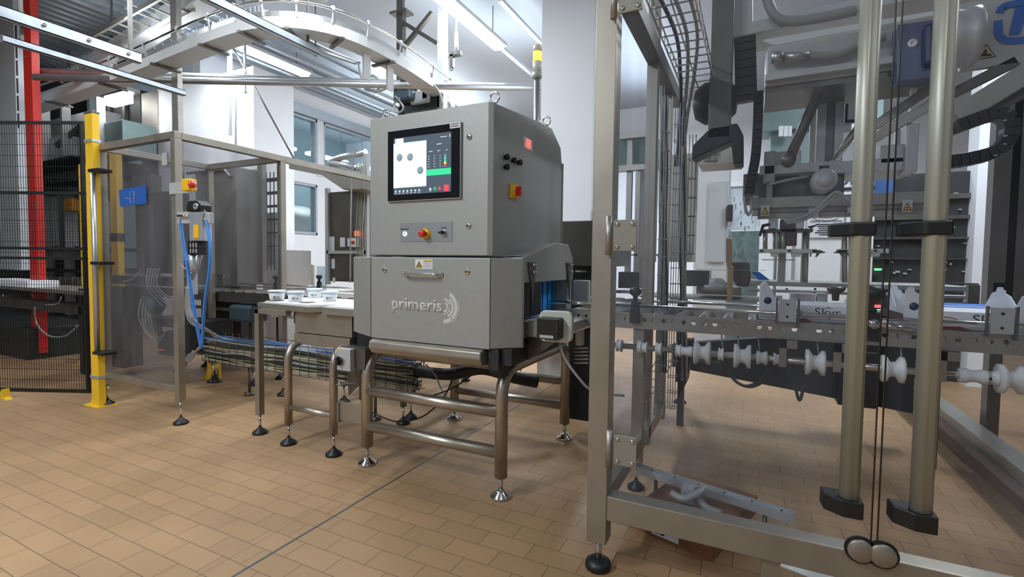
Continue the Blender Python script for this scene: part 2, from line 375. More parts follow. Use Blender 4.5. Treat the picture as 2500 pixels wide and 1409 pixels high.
# ribbed deck over the left bay, purlins
rb = MB()
for i in range(34):
    x = -12.4+.19*i; rb.box((x,-2,4.84),(x+.09,4.6,4.9))
struct('trim_5', rb, RIB)
for i, (x, z, w_) in enumerate(((-7.9,4.55,.1),(-7.7,4.55,.05),(-7.55,4.6,.05),(-7.4,4.6,.06),(-6.9,4.7,.05))):
    struct('trim_%d' % (6+i), MB().box((x,3.0,z),(x+w_,11.6,z+.12)), GALV)
# ------------------------------------------------------------------ shared small builders
def foot(parent, x, y, ztop, r=0.045, chrome=False, spin=0.010, name='foot'):
    f = MB().cyl((x,y,0.03),(x,y,ztop),spin,12).build('levelling_spindle', CHROME, parent)
    if chrome: MB().lathe([(0,0.0),(r*.92,0.0),(r,.006),(r*.95,.014),(r*.45,.034),(r*.38,.045),(0,.046)],(x,y,0),n=28).build(name, CHROME, f)
    else: MB().lathe([(0,0.0),(r*.96,0.0),(r,.008),(r*.9,.018),(r*.35,.040),(r*.26,.050),(0,.052)],(x,y,0),n=28).build(name, BLACK, f)
    return f
def lockd(parent, c, r=0.0155):
    l = MB().lathe([(0,.0),(r,.0),(r,.004),(r*.75,.006),(0,.006)], c, (0,-1,0), 20).build('quarter_turn_lock', CHROME, parent)
    MB().lathe([(0,.006),(r*.42,.006),(r*.42,.0072),(0,.0072)], c, (0,-1,0), 3).build('key_slot', BLACKPR, l)
def clamp_knob(mb, x, y, z, s=1.0):     # black star knob on a block
    mb.box((x-.016*s,y-.016*s,z-.05*s),(x+.016*s,y+.016*s,z+.02*s))
    mb.lathe([(0,.02*s),(.010*s,.02*s),(.012*s,.045*s),(.026*s,.055*s),(.028*s,.075*s),(.018*s,.085*s),(0,.085*s)],(x,y,z),n=10)
# ================================================================== X-ray inspection machine
M = thing('inspection_machine', 'grey stainless inspection machine with touch screen and primeris logo on a tube stand', 'machine', (-1.7,2.8,0))
prof = [(2.235,1.325),(2.235,2.104),(2.82,2.160),(3.01,2.168),(3.175,2.080),(3.21,1.95),(3.21,1.325)]
UC = MB().prism(prof, 'x', -1.99, -1.2).build('upper_cabinet', HOUSE, M, bevel=.004)
MB().box((-1.985,3.21,1.33),(-1.195,3.225,1.98)).build('rear_flange', HOUSE, UC)
MB().prism([(-1.995,2.2),(-1.222,2.2),(-1.198,2.216),(-1.198,2.233),(-1.995,2.233)], 'z', 1.331, 2.106).build('cabinet_door', HOUSE, M, bevel=.003)
# display
D = MB().box((-1.8575,2.186,1.627),(-1.3755,2.2,2.021)).build('touch_display', ALU, M, bevel=.002)
yb = 2.1845
MB().box((-1.853,yb,1.632),(-1.380,2.187,2.016)).build('bezel', BLACKG, D)
a = PY(yb, 967, 339); b = PY(yb, 1107.5, 465)
sx0, sx1, sz0, sz1 = -1.812, -1.433, 1.664, 1.975
E1 = emi('screen_slate', srgb(58,70,82), 0.9)
scr = MB().box((sx0,yb-.0006,sz0),(sx1,yb+.0004,sz1)).build('screen', E1, D)
def S(u, v): return (sx0+(sx1-sx0)*u, sz0+(sz1-sz0)*v)
def srect(name, m, u0, v0, u1, v1, lift=.0008):
    p, q = S(u0,v0), S(u1,v1); return MB().box((p[0],yb-.0006-lift,p[1]),(q[0],yb-.0004,q[1])).build(name, m, scr)
EW = emi('screen_white', srgb(226,240,240), 0.95); EG = emi('screen_green', srgb(40,190,130), 1.0); EGR = emi('screen_grey', srgb(120,136,146), 0.8)
ER = emi('screen_red', srgb(220,60,70), 1.0); ET = emi('screen_text', srgb(200,210,215), 0.8); EY = emi('screen_yellow', srgb(240,210,60), 1.0)
srect('xray_view', EW, 0, .14, .585, .90); srect('view_header', emi('screen_pale', srgb(190,208,212), .9), 0, .875, .585, .905, .0012)
srect('view_footer', emi('screen_pale2', srgb(190,208,212), .9), 0, .12, .585, .145, .0012)
srect('screen_badge', EW, .03, .905, .18, .985); srect('green_status_bar', EG, .59, .295, 1.0, .40)
for (u, v) in ((.11,.655),(.30,.645),(.48,.40)):
    p = S(u, v); MB().lathe([(0,0),(.0205,0),(.0205,.0006),(0,.0006)], (p[0],yb-.0014,p[1]), (0,-1,0), 28).build('pot_image', EGR, scr)
mb = MB()
def cells(lst, m, nm):
    mb = MB()
    for (u0,v0,u1,v1) in lst:
        p,q = S(u0,v0),S(u1,v1); mb.box((p[0],yb-.0014,p[1]),(q[0],yb-.0004,q[1]))
    mb.build(nm, m, scr)
cells([(.82,.925,.93,.935),(.97,.93,.985,.955),(.965,.915,.99,.921),(.76,.81,.84,.822),(.63,.70,.69,.71),(.77,.70,.82,.71),(.91,.70,.94,.71)]+[(.61+.10*c,.62-.045*r,.61+.10*c+.028-.004*c,.628-.045*r) for c in range(3) for r in range(5)]+[(.03+.07*i,.045,.055+.07*i,.075) for i in range(7)]+[(.02+.07*i,.02,.06+.07*i,.028) for i in range(7)]+[(.64,.05,.67,.085),(.635,.03,.675,.038)], ET, 'screen_readouts')
for k, m in enumerate((EGR, emi('screen_teal', srgb(80,180,170),.9), EG, EY, ER)): srect('count_cell', m, .885, .60-.042*k, .92, .635-.042*k)
srect('stop_icon', ER, .885, .015, .965, .12)
p = S(.735,.065); MB().ring((p[0],yb-.0014,p[1]), .005, .009, (0,-1,0), .0006).build('round_icon', EG, scr)
p = S(.81,.045); MB().prism([(p[0]-.011,p[1]),(p[0]+.011,p[1]),(p[0],p[1]+.02)], 'y', yb-.0014, yb-.0006).build('triangle_icon', ER, scr)
lb = MB().box((-1.442,yb-.001,1.990),(-1.379,2.187,2.018)).build('bezel_sticker', WHITEP, D)
MB().box((-1.436,yb-.0015,2.009),(-1.386,yb,2.013)).box((-1.438,yb-.0015,1.998),(-1.390,yb,2.002)).build('sticker_lines', BLACKPR, lb)
for (x, y) in ((1146,334),(1144,552)):
    c = PY(2.2, x, y); lockd(M, (c.x, 2.2, c.z))
# lower control strip
a = PY(2.2, 978, 552); b = PY(2.2, 1102, 590)
cpn = MB().box((-1.775,2.1975,1.405),(-1.432,2.2,1.508)).build('control_plate', mat('pale_steel_plate', srgb(158,163,165), .4, .5), M)
c = PY(2.2, 989.5, 571)
MB().lathe([(0,0),(.0125,0),(.0125,.004),(.006,.005),(.006,.004),(0,.004)], (c.x,2.1975,c.z), (0,-1,0), 24).build('lit_green_button', emi('lit_green', srgb(190,255,225), 3.0), cpn)
MB().box((c.x-.003,2.1925,c.z-.006),(c.x+.003,2.1935,c.z+.006)).build('button_mark', BLACKPR, cpn)
text('Emission', 'emission_lettering', BLACKPR, cpn, (c.x-.030,2.1972,c.z+.022), (1,0,0),(0,0,1), height=.010, width=.055)
c = PY(2.2, 1040, 571)
es = MB().disc((c.x,2.1975,c.z), .030, (0,-1,0), .003, 32).build('emergency_stop', YELP, cpn)
MB().lathe([(0,0),(.013,0),(.014,.018),(.020,.022),(.021,.036),(.018,.042),(0,.043)], (c.x,2.1945,c.z), (0,-1,0), 28).build('red_mushroom_button', REDP, es)
tick = MB()
for k in range(14):
    t = 2*PI*k/14; x, z = c.x+.025*math.cos(t), c.z+.025*math.sin(t); tick.bar((x,2.194,z),(x+.004*math.cos(t),2.194,z+.004*math.sin(t)),.003,.001)
tick.build('ring_lettering', BLACKPR, es)
c = PY(2.2, 1084, 568)
rk = MB().lathe([(0,0),(.016,0),(.016,.006),(.013,.007),(0,.007)], (c.x,2.1975,c.z), (0,-1,0), 24).build('selector_ring', CHROME, cpn)
MB().lathe([(0,.007),(.011,.007),(.010,.022),(0,.024)], (c.x,2.1975,c.z), (0,-1,0), 20).bar((c.x-.016,2.172,c.z-.002),(c.x+.012,2.172,c.z+.002),.008,.010).build('selector_knob', BLACK, rk)
text('X-RAY', 'xray_lettering', BLACKPR, cpn, (c.x-.018,2.1972,c.z+.021), (1,0,0),(0,0,1), height=.009, width=.036)
# right side controls (plane x=-1.2)
XS = -1.2
def sidep(x, y): return PX(XS, x, y)
for (x, y) in ((1232,384),(1250,392),(1264,397),(1232,408)):
    c = sidep(x, y); MB().lathe([(0,0),(.011,0),(.012,.008),(.016,.011),(.017,.022),(.012,.027),(0,.028)], (XS,c.y,c.z), (1,0,0), 14).build('connector_cap', BLACK, UC)
c = sidep(1252, 468)
sw = MB().lathe([(0,0),(.040,0),(.042,.004),(.036,.022),(.034,.026),(0,.026)], (XS,c.y,c.z), (1,0,0), 24).box((XS,c.y-.040,c.z-.040),(XS+.012,c.y+.040,c.z+.040)).build('isolator_switch', YELP, UC, bevel=.003)
MB().lathe([(0,.026),(.027,.026),(.025,.034),(0,.034)], (XS,c.y,c.z), (1,0,0), 20).box((XS+.03,c.y-.009,c.z-.026),(XS+.052,c.y+.009,c.z+.026)).build('isolator_handle', REDP, sw, bevel=.003)
c = sidep(1289, 351)
lbx = MB().box((XS-.001,c.y-.06,c.z-.033),(XS+.002,c.y+.06,c.z+.03)).build('indicator_plate', WHITEP, UC)
li = MB().box((XS,c.y-.024,c.z-.022),(XS+.008,c.y+.024,c.z+.022)).build('red_indicator_light', emi('red_glow', srgb(255,70,60), 3.5), lbx, bevel=.002)
for (x, y, z) in ((-1.226,2.27,2.108),(-1.94,2.27,2.108),(-1.215,2.95,2.165)):
    t = [(x,y,z+.036+0.0)]; e = MB(); e.tube([(x+.026*math.sin(a*PI/8),y,z+.038+.026*math.cos(a*PI/8)) for a in range(16)], .006, 8, closed=True); e.cyl((x,y,z),(x,y,z+.013),.012,12)
    e.build('lifting_eye', CHROME, UC)
# signal tower behind the cabinet
pt = PY(3.25, 1307, 250); px = -1.42
ST = MB().cyl((px,3.26,1.6),(px,3.26,2.62),.020,16).box((px-.03,3.21,1.62),(px+.03,3.262,1.78)).build('signal_tower', ALU, M)
def zt(y): return PY(3.26,1307,y).z
MB().cyl((px,3.26,zt(192)),(px,3.26,zt(178)),.034,20).build('tower_base', PAINTG, ST)
MB().lathe([(.030,0),(.031,zt(152)-zt(178))],(px,3.26,zt(178)),n=24).build('clear_lens', mat('milky_lens', srgb(226,218,205), .35), ST)
MB().cyl((px,3.26,zt(152)),(px,3.26,zt(128)),.031,24).build('amber_lens', emi('amber_glow', srgb(255,176,70), 2.2), ST)
MB().lathe([(0.031,0),(.031,.03),(.026,.045),(0,.047)],(px,3.26,zt(128)),n=24).build('tower_cap', mat('cream_lens', srgb(240,225,200), .35), ST)
# lower housing
LH = MB().box((-1.99,2.235,.85),(-1.2,3.2,1.322)).build('lower_housing', HOUSE, M)
MB().box((-1.99,2.2,.848),(-1.203,2.236,1.319)).build('lower_door', HOUSE, M, bevel=.004)
LD = [o for o in COL.objects if o.name == 'lower_door'][0]
for nm, pl in (('left_wing',[(-1.995,2.2),(-1.995,3.1),(-2.235,3.1),(-2.24,2.32),(-2.225,2.31)]),('right_wing',[(-1.198,2.2),(-1.075,2.312),(-1.066,2.325),(-1.09,2.345),(-1.198,2.345)])):
    z0 = .852; MB().prism(pl, 'z', z0, 1.319).build(nm, HOUSE, LH, bevel=.004)
# tunnel hood on the right
hood = MB().prism([(2.318,1.19),(2.318,1.322),(2.79,1.417),(3.02,1.417),(3.12,1.33),(3.12,1.19)], 'x', -1.2, -1.078)
hood.box((-1.2,3.02,.86),(-1.085,3.12,1.19)).box((-1.2,2.318,.86),(-1.085,2.345,1.19))
HD = hood.build('tunnel_hood', HOUSE, M, bevel=.003)
MB().box((-1.1995,2.345,.99),(-1.19,3.02,1.19)).build('tunnel_mouth', BLACK, HD)
cur = MB()
for i in range(16):
    y = 2.37+.04*i; cur.box((-1.170+.006*(i%2),y,1.0),(-1.166+.006*(i%2),y+.037,1.19))
cur.build('blue_curtain', BLUEC, HD)
def bracket(y): 
    b = MB().prism([(y,1.30),(y+.10,1.30),(y+.075,1.15),(y+.06,1.06),(y+.045,1.15)], 'x', -1.076, -1.068).build('triangular_bracket', STEELD, HD)
    q = MB()
    for z in (1.285,1.245): q.lathe([(0,0),(.010,0),(.010,.010),(.006,.012),(.006,.024),(0,.024)], (-1.068,y+.05,z), (1,0,0), 8)
    q.build('bracket_bolt', CHROME, b)
bracket(2.38); bracket(2.98)
gp = MB().box((-1.10,2.47,1.0),(-1.095,2.62,1.19)).box((-1.10,2.37,1.0),(-1.095,2.46,1.19)).build('guide_plate', DARK, HD)
MB().box((-1.04,3.0,1.04),(-.93,3.05,1.19)).build('sensor_cover', PAINTG, HD, bevel=.01)
st = MB().box((-1.175,2.34,1.333),(-1.10,2.42,1.3345)).box((-1.165,2.88,1.4175),(-1.09,2.98,1.419)).build('hood_stickers', WHITEP, HD)
# door details
for (x, y) in ((939,659),(1141,664)):
    c = PY(2.2, x, y); lockd(LD, (c.x,2.2,c.z))
a, b = PY(2.2,992,668), PY(2.2,1081,671)
hz = (a.z+b.z)/2
MB().tube(fillet([(a.x,2.2,hz),(a.x,2.165,hz),(b.x-.02,2.165,hz),(b.x-.02,2.2,hz)],.02),.0085,12).box((b.x-.035,2.192,hz-.012),(b.x+.004,2.2,hz+.012)).box((a.x-.014,2.194,hz-.012),(a.x+.012,2.2,hz+.012)).build('door_handle', CHROME, LD, bevel=.001)
a, b = PY(2.2,1014,633), PY(2.2,1056,657)
ws = MB().box((a.x,2.1988,b.z),(b.x,2.2,a.z)).build('radiation_sticker', WHITEP, LD)
wx, hh = b.x-a.x, a.z-b.z
MB().prism([(a.x+.04*wx,b.z+.12*hh),(a.x+.42*wx,b.z+.12*hh),(a.x+.23*wx,b.z+.84*hh)],'y',2.198,2.1988).build('triangle_border', BLACKPR, ws)
MB().prism([(a.x+.085*wx,b.z+.165*hh),(a.x+.375*wx,b.z+.165*hh),(a.x+.23*wx,b.z+.73*hh)],'y',2.1975,2.198).build('warning_triangle', YELP, ws)
tc_ = (a.x+.23*wx, b.z+.36*hh); tf = MB()
for k in range(3): tf.ring((tc_[0],2.1975,tc_[1]), .003, .0115, (0,-1,0), .0004, 90+120*k-28, 90+120*k+28, 6, u=(1,0,0))
tf.disc((tc_[0],2.1975,tc_[1]),.002,(0,-1,0),.0004,10); tf.build('trefoil', BLACKPR, ws)
MB().box((a.x+.48*wx,2.198,b.z+.72*hh),(a.x+.96*wx,2.1988,b.z+.90*hh)).build('caution_band', YELP, ws)
q = MB()
for k in range(5): q.box((a.x+.48*wx,2.198,b.z+(.60-.11*k)*hh),(a.x+(.96-.04*(k%2))*wx,2.1988,b.z+(.615-.11*k)*hh))
q.build('small_print', BLACKPR, ws)
text('CAUTION','caution_lettering', BLACKPR, ws, (a.x+.52*wx,2.1979,b.z+.76*hh),(1,0,0),(0,0,1),height=.10*hh,width=.40*wx,depth=.0003)
a, b = PY(2.2,957,757), PY(2.2,1078,758)
text('primeris','primeris_lettering', LOGO, LD, (a.x,2.1998,PY(2.2,957,760).z-.010),(1,0,0),(0,0,1),height=.085,width=b.x-a.x,depth=.0012,offset=.004,bold=.0045)
c = PY(2.2,1082,749); q = MB(); cc = (c.x+.004,2.1995,c.z)
for (r0,r1,a0,a1) in ((.018,.031,-88,-30),(.018,.031,-18,60),(.036,.047,20,88),(.036,.044,-88,-8),(.050,.064,-62,50),(.068,.090,-90,-52),(.068,.090,-48,62),(.094,.099,-58,20)):
    q.ring(cc, r0, r1, (0,-1,0), .0012, a0, a1, 14, u=(1,0,0))
q.build('arc_emblem', LOGO, LD)
# rolled sill under the door
MB().prism([(2.19,.845),(2.165,.835),(2.16,.80),(2.185,.765),(2.25,.755),(2.25,.845)],'x',-1.975,-1.235).build('door_sill', STEELW, M, bevel=.006)
MB().box((-2.0,2.25,.765),(-1.1,3.1,.85)).build('base_pan', DARK, M)
MB().cyl((-2.13,2.46,.715),(-1.20,2.46,.715),.032,18).build('top_cross_tube', TUBE, M)
MB().prism([(2.22,.85),(2.22,.74),(2.28,.69),(2.34,.69),(2.34,.85)],'x',-1.22,-1.16).build('pan_bracket', DARK, M)
# belt conveyor through the tunnel
BC = MB().box((-2.62,2.42,.93),(-.86,2.95,.975)).build('belt_conveyor', STEEL, M)
MB().box((-2.60,2.44,.975),(-.90,2.93,.985)).cyl((-.90,2.44,.945),(-.90,2.93,.945),.040,20).build('white_belt', WHITEP, BC)
MB().box((-1.08,2.395,.90),(-.90,2.42,.985)).cyl((-.90,2.395,.945),(-.90,2.42,.945),.044,20).build('belt_side_plate', STEEL, BC, bevel=.003)
q = MB()
for (x, z) in ((-.98,.945),(-.94,.935),(-.905,.945)): q.lathe([(0,0),(.011,0),(.009,.008),(.004,.009),(.004,.016),(0,.016)],(x,2.395,z),(0,-1,0),10)
q.build('axle_bolt', CHROME, BC)
MB().prism([(-1.1,.92),(-.88,.92),(-1.0,.83),(-1.1,.76)],'y',2.46,2.50).build('gusset', STEELD, BC)
# drive box with dark cover
a, b = PY(2.28,1316,757), PY(2.28,1395,840); cx, cz = (a.x+b.x)/2, (a.z+b.z)/2; hw, hh_ = (b.x-a.x)/2, (a.z-b.z)/2; r = .035
def rr(cx, cz, hw, hh, r):
    return [(cx+sx*(hw-r)+r*math.cos(t), cz+sz*(hh-r)+r*math.sin(t)) for sx,sz,t0 in ((1,1,0),(-1,1,PI/2),(-1,-1,PI),(1,-1,3*PI/2)) for t in [t0+PI/2*k/6 for k in range(7)]]
DB = MB().prism(rr(cx,cz,hw,hh_,.035),'y',2.28,2.31).build('drive_mounting_plate', BEIGE, M, bevel=.004)
MB().prism(rr(cx-.012,cz-.004,hw*.66,hh_*.66,.01),'y',2.21,2.28).build('drive_cover', BLACK, DB, bevel=.004)
MB().box((cx-hw*.6,2.2085,cz-hh_*.62),(cx+hw*.22,2.21,cz-hh_*.44)).build('drive_label', PAINTG, DB)
MB().box((cx-.06,2.31,cz-.04),(cx+.05,2.42,cz+.06)).build('drive_gearbox', STEELD, DB)
cab = smooth_path([(cx+.01,2.33,cz-.09),(cx+.03,2.34,cz-.16),(cx+.10,2.36,cz-.26),(cx+.17,2.40,cz-.33),(cx+.30,2.5,cz-.36)])
MB().tube(cab,.007,8).build('drive_cable', GREYP, DB)
# tube stand
def bent_frame(x, y0, y1, ztop, zb, r, nm='side_frame', par=M, m=TUBE):
    return MB().tube(fillet([(x,y0,zb),(x,y0,ztop-.0),(x,y0+.05,ztop),(x,y1-.05,ztop),(x,y1,ztop),(x,y1,zb)][0:1]+[(x,y0,ztop),(x,y1,ztop),(x,y1,zb)],.16,10),r,20).build(nm, m, par)
for x in (-2.175,-1.215):
    bent_frame(x, 2.37, 3.39, .705, .115, .036)
    for y in (2.37,3.39): foot(M, x, y, .115, .060, True, .013)
for z in (.475,.248): MB().cyl((-2.175,2.37,z),(-1.215,2.37,z),.034,18).build('front_rail', TUBE, M)
for z in (.245,.43): MB().cyl((-2.175,3.39,z),(-1.215,3.39,z),.030,16).build('rear_rail', TUBE, M)
for y in (2.62,3.0): MB().box((-2.175,y,.70),(-1.215,y+.05,.75)).build('cross_member', STEELD, M)
# ================================================================== reject table with rejected pots
RT_ = thing('reject_table', 'small stainless side table with a white cup tray, between guard cabinet and inspection machine', 'table', (-2.9,2.6,0))
MB().prism([(-3.30,2.44),(-2.73,2.40),(-2.33,2.75),(-2.33,2.98),(-3.42,2.98)],'z',.935,.975).build('table_top', STEELW, RT_, bevel=.002)
ho = (-2.72,2.60)
tp = MB(); tp.prism([(-3.24,2.455),(-2.75,2.43),(-2.345,2.77),(-2.345,2.95),(-3.33,2.95)],'z',.975,.986)
TP = tp.build('white_tray', WHITEP, RT_)
for (x, y) in ((-2.90,2.545),(-3.20,2.52)):
    MB().ring((x,y,.986),.060,.066,(0,0,1),.002).build('tray_hole_rim', WHITEP, TP); MB().disc((x,y,.986),.060,(0,0,1),.0008,28).build('tray_hole', BLACKPR, TP)
MB().box((-3.285,2.40,.14),(-3.24,2.445,.935)).build('table_leg', STEELW, RT_, bevel=.003); foot(RT_, -3.2625, 2.4225, .14, .055)
MB().box((-3.285,2.40,.90),(-2.95,2.44,.935)).build('table_apron', STEELW, RT_)
def pot(x, y, z, label, g='white pots on the reject tray'):
    t = thing('yoghurt_pot', label, 'pot', (x,y,z), g)
    MB().lathe([(0,0),(.047,0),(.049,.004),(.058,.064),(.0,.064)],(x,y,z),n=36).build('pot_body', WHITEP, t)
    MB().lathe([(.0,.064),(.063,.064),(.064,.062),(.064,.074),(.060,.077),(0,.075)],(x,y,z),n=36).build('lid', mat('pot_lid_%d' % len(COL.objects), srgb(214,226,236), .35), t)
    d = Vector((-x,-y,0)).normalized(); q = MB(); r = Vector((-d.y,d.x,0))
    for (u, v, ww, h) in ((-.018,.016,.016,.020),(.008,.020,.020,.004),(.008,.030,.024,.003)):
        c = Vector((x,y,z+v+h/2))+d*(.0505+.12*(v+h/2)+.0008)+r*u; q.bar(c-r*ww/2,c+r*ww/2,.0015,h)
    q.build('print', GREYPRINT, t)
for (px_, py_, lb_) in ((676,733,'leftmost of the white pots standing on the reject tray'),(722,736,'white pot second from the left on the reject tray, nearest the front edge'),(768,727,'white pot behind the others near the middle of the reject tray'),(805,735,'rightmost white pot on the reject tray, beside the dark round hole')):
    p = PZ(.986, px_, py_); pot(p.x, p.y, .986, lb_)
# infeed conveyor housing and its own stand
IF = thing('infeed_conveyor', 'short stainless infeed conveyor box on two bent tubes, left of the inspection machine', 'conveyor', (-2.7,2.7,0))
MB().box((-2.93,2.46,.78),(-2.39,2.95,.93)).build('conveyor_body', STEELW, IF, bevel=.002)
MB().box((-2.93,2.45,.70),(-2.40,2.62,.775)).build('lower_skirt', STEELW, IF, bevel=.002)
MB().box((-2.39,2.50,.66),(-2.25,2.9,.92)).build('dark_end_plate', DARK, IF)
for x in (-2.90,-2.47):
    MB().tube(fillet([(x,2.375,.14),(x,2.375,.715),(x,3.1,.715),(x,3.1,.14)],.14,10),.027,18).build('stand_tube', TUBE, IF)
    foot(IF, x, 2.375, .14, .055); foot(IF, x, 3.1, .14, .055)
MB().cyl((-2.90,2.375,.265),(-2.47,2.375,.265),.020,14).build('stand_rail', TUBE, IF)
MB().box((-2.44,2.39,.235),(-2.20,2.405,.365)).box((-2.46,2.375,.22),(-2.43,2.45,.36)).build('link_plate', STEELW, IF, bevel=.004)
# isolator on the stand
a, b = PY(2.30,822,850), PY(2.30,855,908)
IS = MB().box((a.x,2.30,b.z),(b.x,2.34,a.z)).build('isolator_box', PAINTG, IF, bevel=.003)
MB().box((a.x+.01,2.34,b.z+.01),(b.x+.085,2.44,a.z+.005)).build('isolator_housing', STEELD, IS)
c = PY(2.30,832,880)
kk = MB().ring((c.x,2.30,c.z),.022,.030,(0,-1,0),.012).build('isolator_collar', PAINTG, IS)
MB().disc((c.x,2.292,c.z),.028,(0,-1,0),.010).box((c.x-.007,2.268,c.z-.026),(c.x+.007,2.284,c.z+.026)).build('isolator_knob', BLACK, kk)
MB().box((a.x+.01,2.2992,a.z-.012),(a.x+.035,2.30,a.z-.004)).build('isolator_sticker', YELP, IS)
MB().prism([(-2.42,.60),(-2.30,.60),(-2.28,.50),(-2.40,.40)],'y',2.44,2.45).build('bracket_plate', STEELD, IF)
MB().tube(fillet([(a.x-.008,2.29,a.z),(a.x-.008,2.29,.50),(a.x+.12,2.35,.52),(a.x+.16,2.45,.52)],.02),.004,8).build('wire_guard', STEELD, IF)
# ================================================================== left guard cabinet
GC = thing('guard_cabinet', 'steel framed guard cabinet with smoky clear panels beside the yellow post', 'machine guard', (-4.5,2.8,0))
fx0, fx1, fy0, fy1 = -5.09, -3.965, 2.25, 3.24
t = .055
for (x, y, nm) in ((fx1-t,fy0,'corner_post'),(fx0,fy0,'corner_post'),(fx1-t,fy1-t,'corner_post'),(fx0,fy1-t,'corner_post')):
    z0 = .185 if y < 3 else .9
    MB().box((x,y,z0 if y<3 else .2),(x+t,y+t,2.2065)).build(nm, STEELW, GC, bevel=.003)
    foot(GC, x+t/2, y+t/2, .2, .055)
q = MB()
q.box((fx0,fy0,2.207),(fx1,fy0+t,2.262)).box((fx0,fy1-t,2.207),(fx1,fy1,2.262))
q.box((fx1-t,fy0+t,2.207),(fx1,fy1-t,2.262)).box((fx0,fy0+t,2.207),(fx0+t,fy1-t,2.262)).build('top_frame', STEELW, GC, bevel=.003)
MB().box((fx0,fy0+.005,.245),(fx1-t,fy0+.045,.295)).build('bottom_rail', STEELW, GC, bevel=.003)
DR = MB().box((fx0+t,fy0+.012,.295),(fx1-t-.004,fy0+.018,2.205)).build('clear_door', PLEXID, GC)
MB().box((fx1-.03,fy0+t,1.02),(fx1-.024,fy1-t,2.205)).build('clear_side_panel', PLEXID, GC)
MB().box((fx0+.01,fy0+t,.3),(fx0+.016,fy1-t,2.2)).build('clear_rear_side_panel', PLEXID, GC)
# second bay behind
MB().box((fx1-.06,fy1,2.207),(fx1,4.9,2.262)).build('bay_beam', STEELW, GC)
# door pull: aluminium bar in black clamps
hx = PY(2.2, 238, 600).x
hb = MB().cyl((hx,2.18,PY(2.2,240,862).z),(hx,2.18,PY(2.2,232,424).z),.020,14).build('door_pull', ALU, GC)
for (y) in (418,642,858):
    z = PY(2.2,232,y).z; MB().box((hx-.028,2.155,z-.014),(hx+.13,2.262,z+.012)).build('pull_clamp', BLACK, hb, bevel=.004)
for (x, z) in ((PY(2.24,400,390).x,PY(2.24,400,390).z),):
    MB().box((x-.02,2.235,z-.045),(x+.045,2.25,z+.05)).build('hinge', PAINTG, GC, bevel=.003)
# wide grey coloured sheet: blue sign on the door, the grey reflection is partly put into the panel's haze
a, b = PY(2.245,290,464), PY(2.245,357,500)
sg = MB().prism([(a.x,a.z),(b.x,a.z+.02),(b.x,b.z+.01),(a.x+.01,b.z)],'y',2.2455,2.2475).build('blue_logo_sign', mat('blue_sign', srgb(40,90,170), .4), DR)
q = MB(); cxs = (a.x+b.x)/2; czs = (a.z+b.z)/2
for s in (-1,1): q.tube([(cxs+s*.012,2.245,czs+.045),(cxs+s*.028,2.245,czs+.04),(cxs+s*.028,2.245,czs-.04),(cxs+s*.012,2.245,czs-.05)],.003,6)
q.bar((cxs-.10,2.245,czs+.0),(cxs-.04,2.245,czs-.01),.004).build('sign_mark', GREYP, sg)
# inner stainless chute housing
IH = thing('filler_housing', 'large dark stainless housing standing inside and behind the guard cabinet', 'machine', (-5.0,3.9,0))
a, b = PY(3.62,500,415), PY(3.62,628,700)
MB().box((-5.98,3.62,b.z),(PY(3.62,578,600).x,3.95,a.z)).build('housing_body', mat('chute_steel', srgb(140,137,133), .5, .5, .15, 3), IH, bevel=.01)
MB().tube(fillet([(a.x-.3,3.60,a.z-.02),(b.x-.5,3.60,a.z-.02),(b.x-.4,3.60,a.z-.12)],.05),.02,12).build('edge_roll', STEEL, IH)
q = MB()
for i, x in enumerate((548,560)):
    p = PY(3.62,x,675); q.disc((p.x,3.62,p.z),.014,(0,-1,0),.012)
q.build('round_button', CHROME, IH)
MB().box((-5.95,3.7,.1),(PY(3.62,570,600).x,3.9,b.z)).build('housing_base', DARK, IH)
a, b = PY(3.2,262,690), PY(3.2,330,712)
ip = thing('dosing_unit', 'aluminium dosing unit with white cables and a grey cylinder motor behind the clear cabinet door', 'machine part', (-4.9,2.9,0))
MB().yb(2.9,(262,672),(418,700),.25).build('unit_deck', STEELD, ip)
MB().yb(2.95,(330,470),(352,668),.08).yb(2.95,(375,470),(416,668),.2).yb(2.98,(322,430),(370,470),.1).build('slide_column', STEELD, ip)
m = PY(2.95,370,745); MB().lathe([(0,0),(.07,.005),(.085,.04),(.085,.22),(.06,.23),(.045,.30),(0,.30)],(m.x-.12,2.95,m.z),(1,0,0),24).build('cylinder_motor', MOTOR, ip)
MB().yb(2.9,(268,700),(300,900),.2).build('unit_column', STEELD, ip)
MB().yb(3.0,(355,775),(420,800),.3).yb(3.0,(385,810),(420,870),.2).build('wiring_block', DARK, ip)
q = MB()
for k in range(5):
    q.tube(smooth_path([PY(2.86,362+7*k,655),PY(2.80,358+6*k,690),PY(2.82,372+8*k,720),PY(2.84,400+8*k,750-6*k)]),.0042,6)
for k in range(5):
    q.tube(smooth_path([PY(2.8,345+5*k,730+9*k),PY(2.8,338+9*k,770+9*k),PY(2.85,352+8*k,805+8*k),PY(2.9,385+6*k,840-9*k)]),.004,6)
q.tube(smooth_path([PY(2.8,345,660),PY(2.8,325,680),PY(2.8,300,688)]),.0035,6)
q.build('white_cables', WHITEP, ip)
q = MB()
for (x, y) in ((402,808),(389,854),(394,854),(399,854)): c = PY(2.84,x,y); q.disc(c,.004,(0,-1,0),.004,8)
q.build('red_status_led', emi('red_led', srgb(255,90,50), 6), ip)
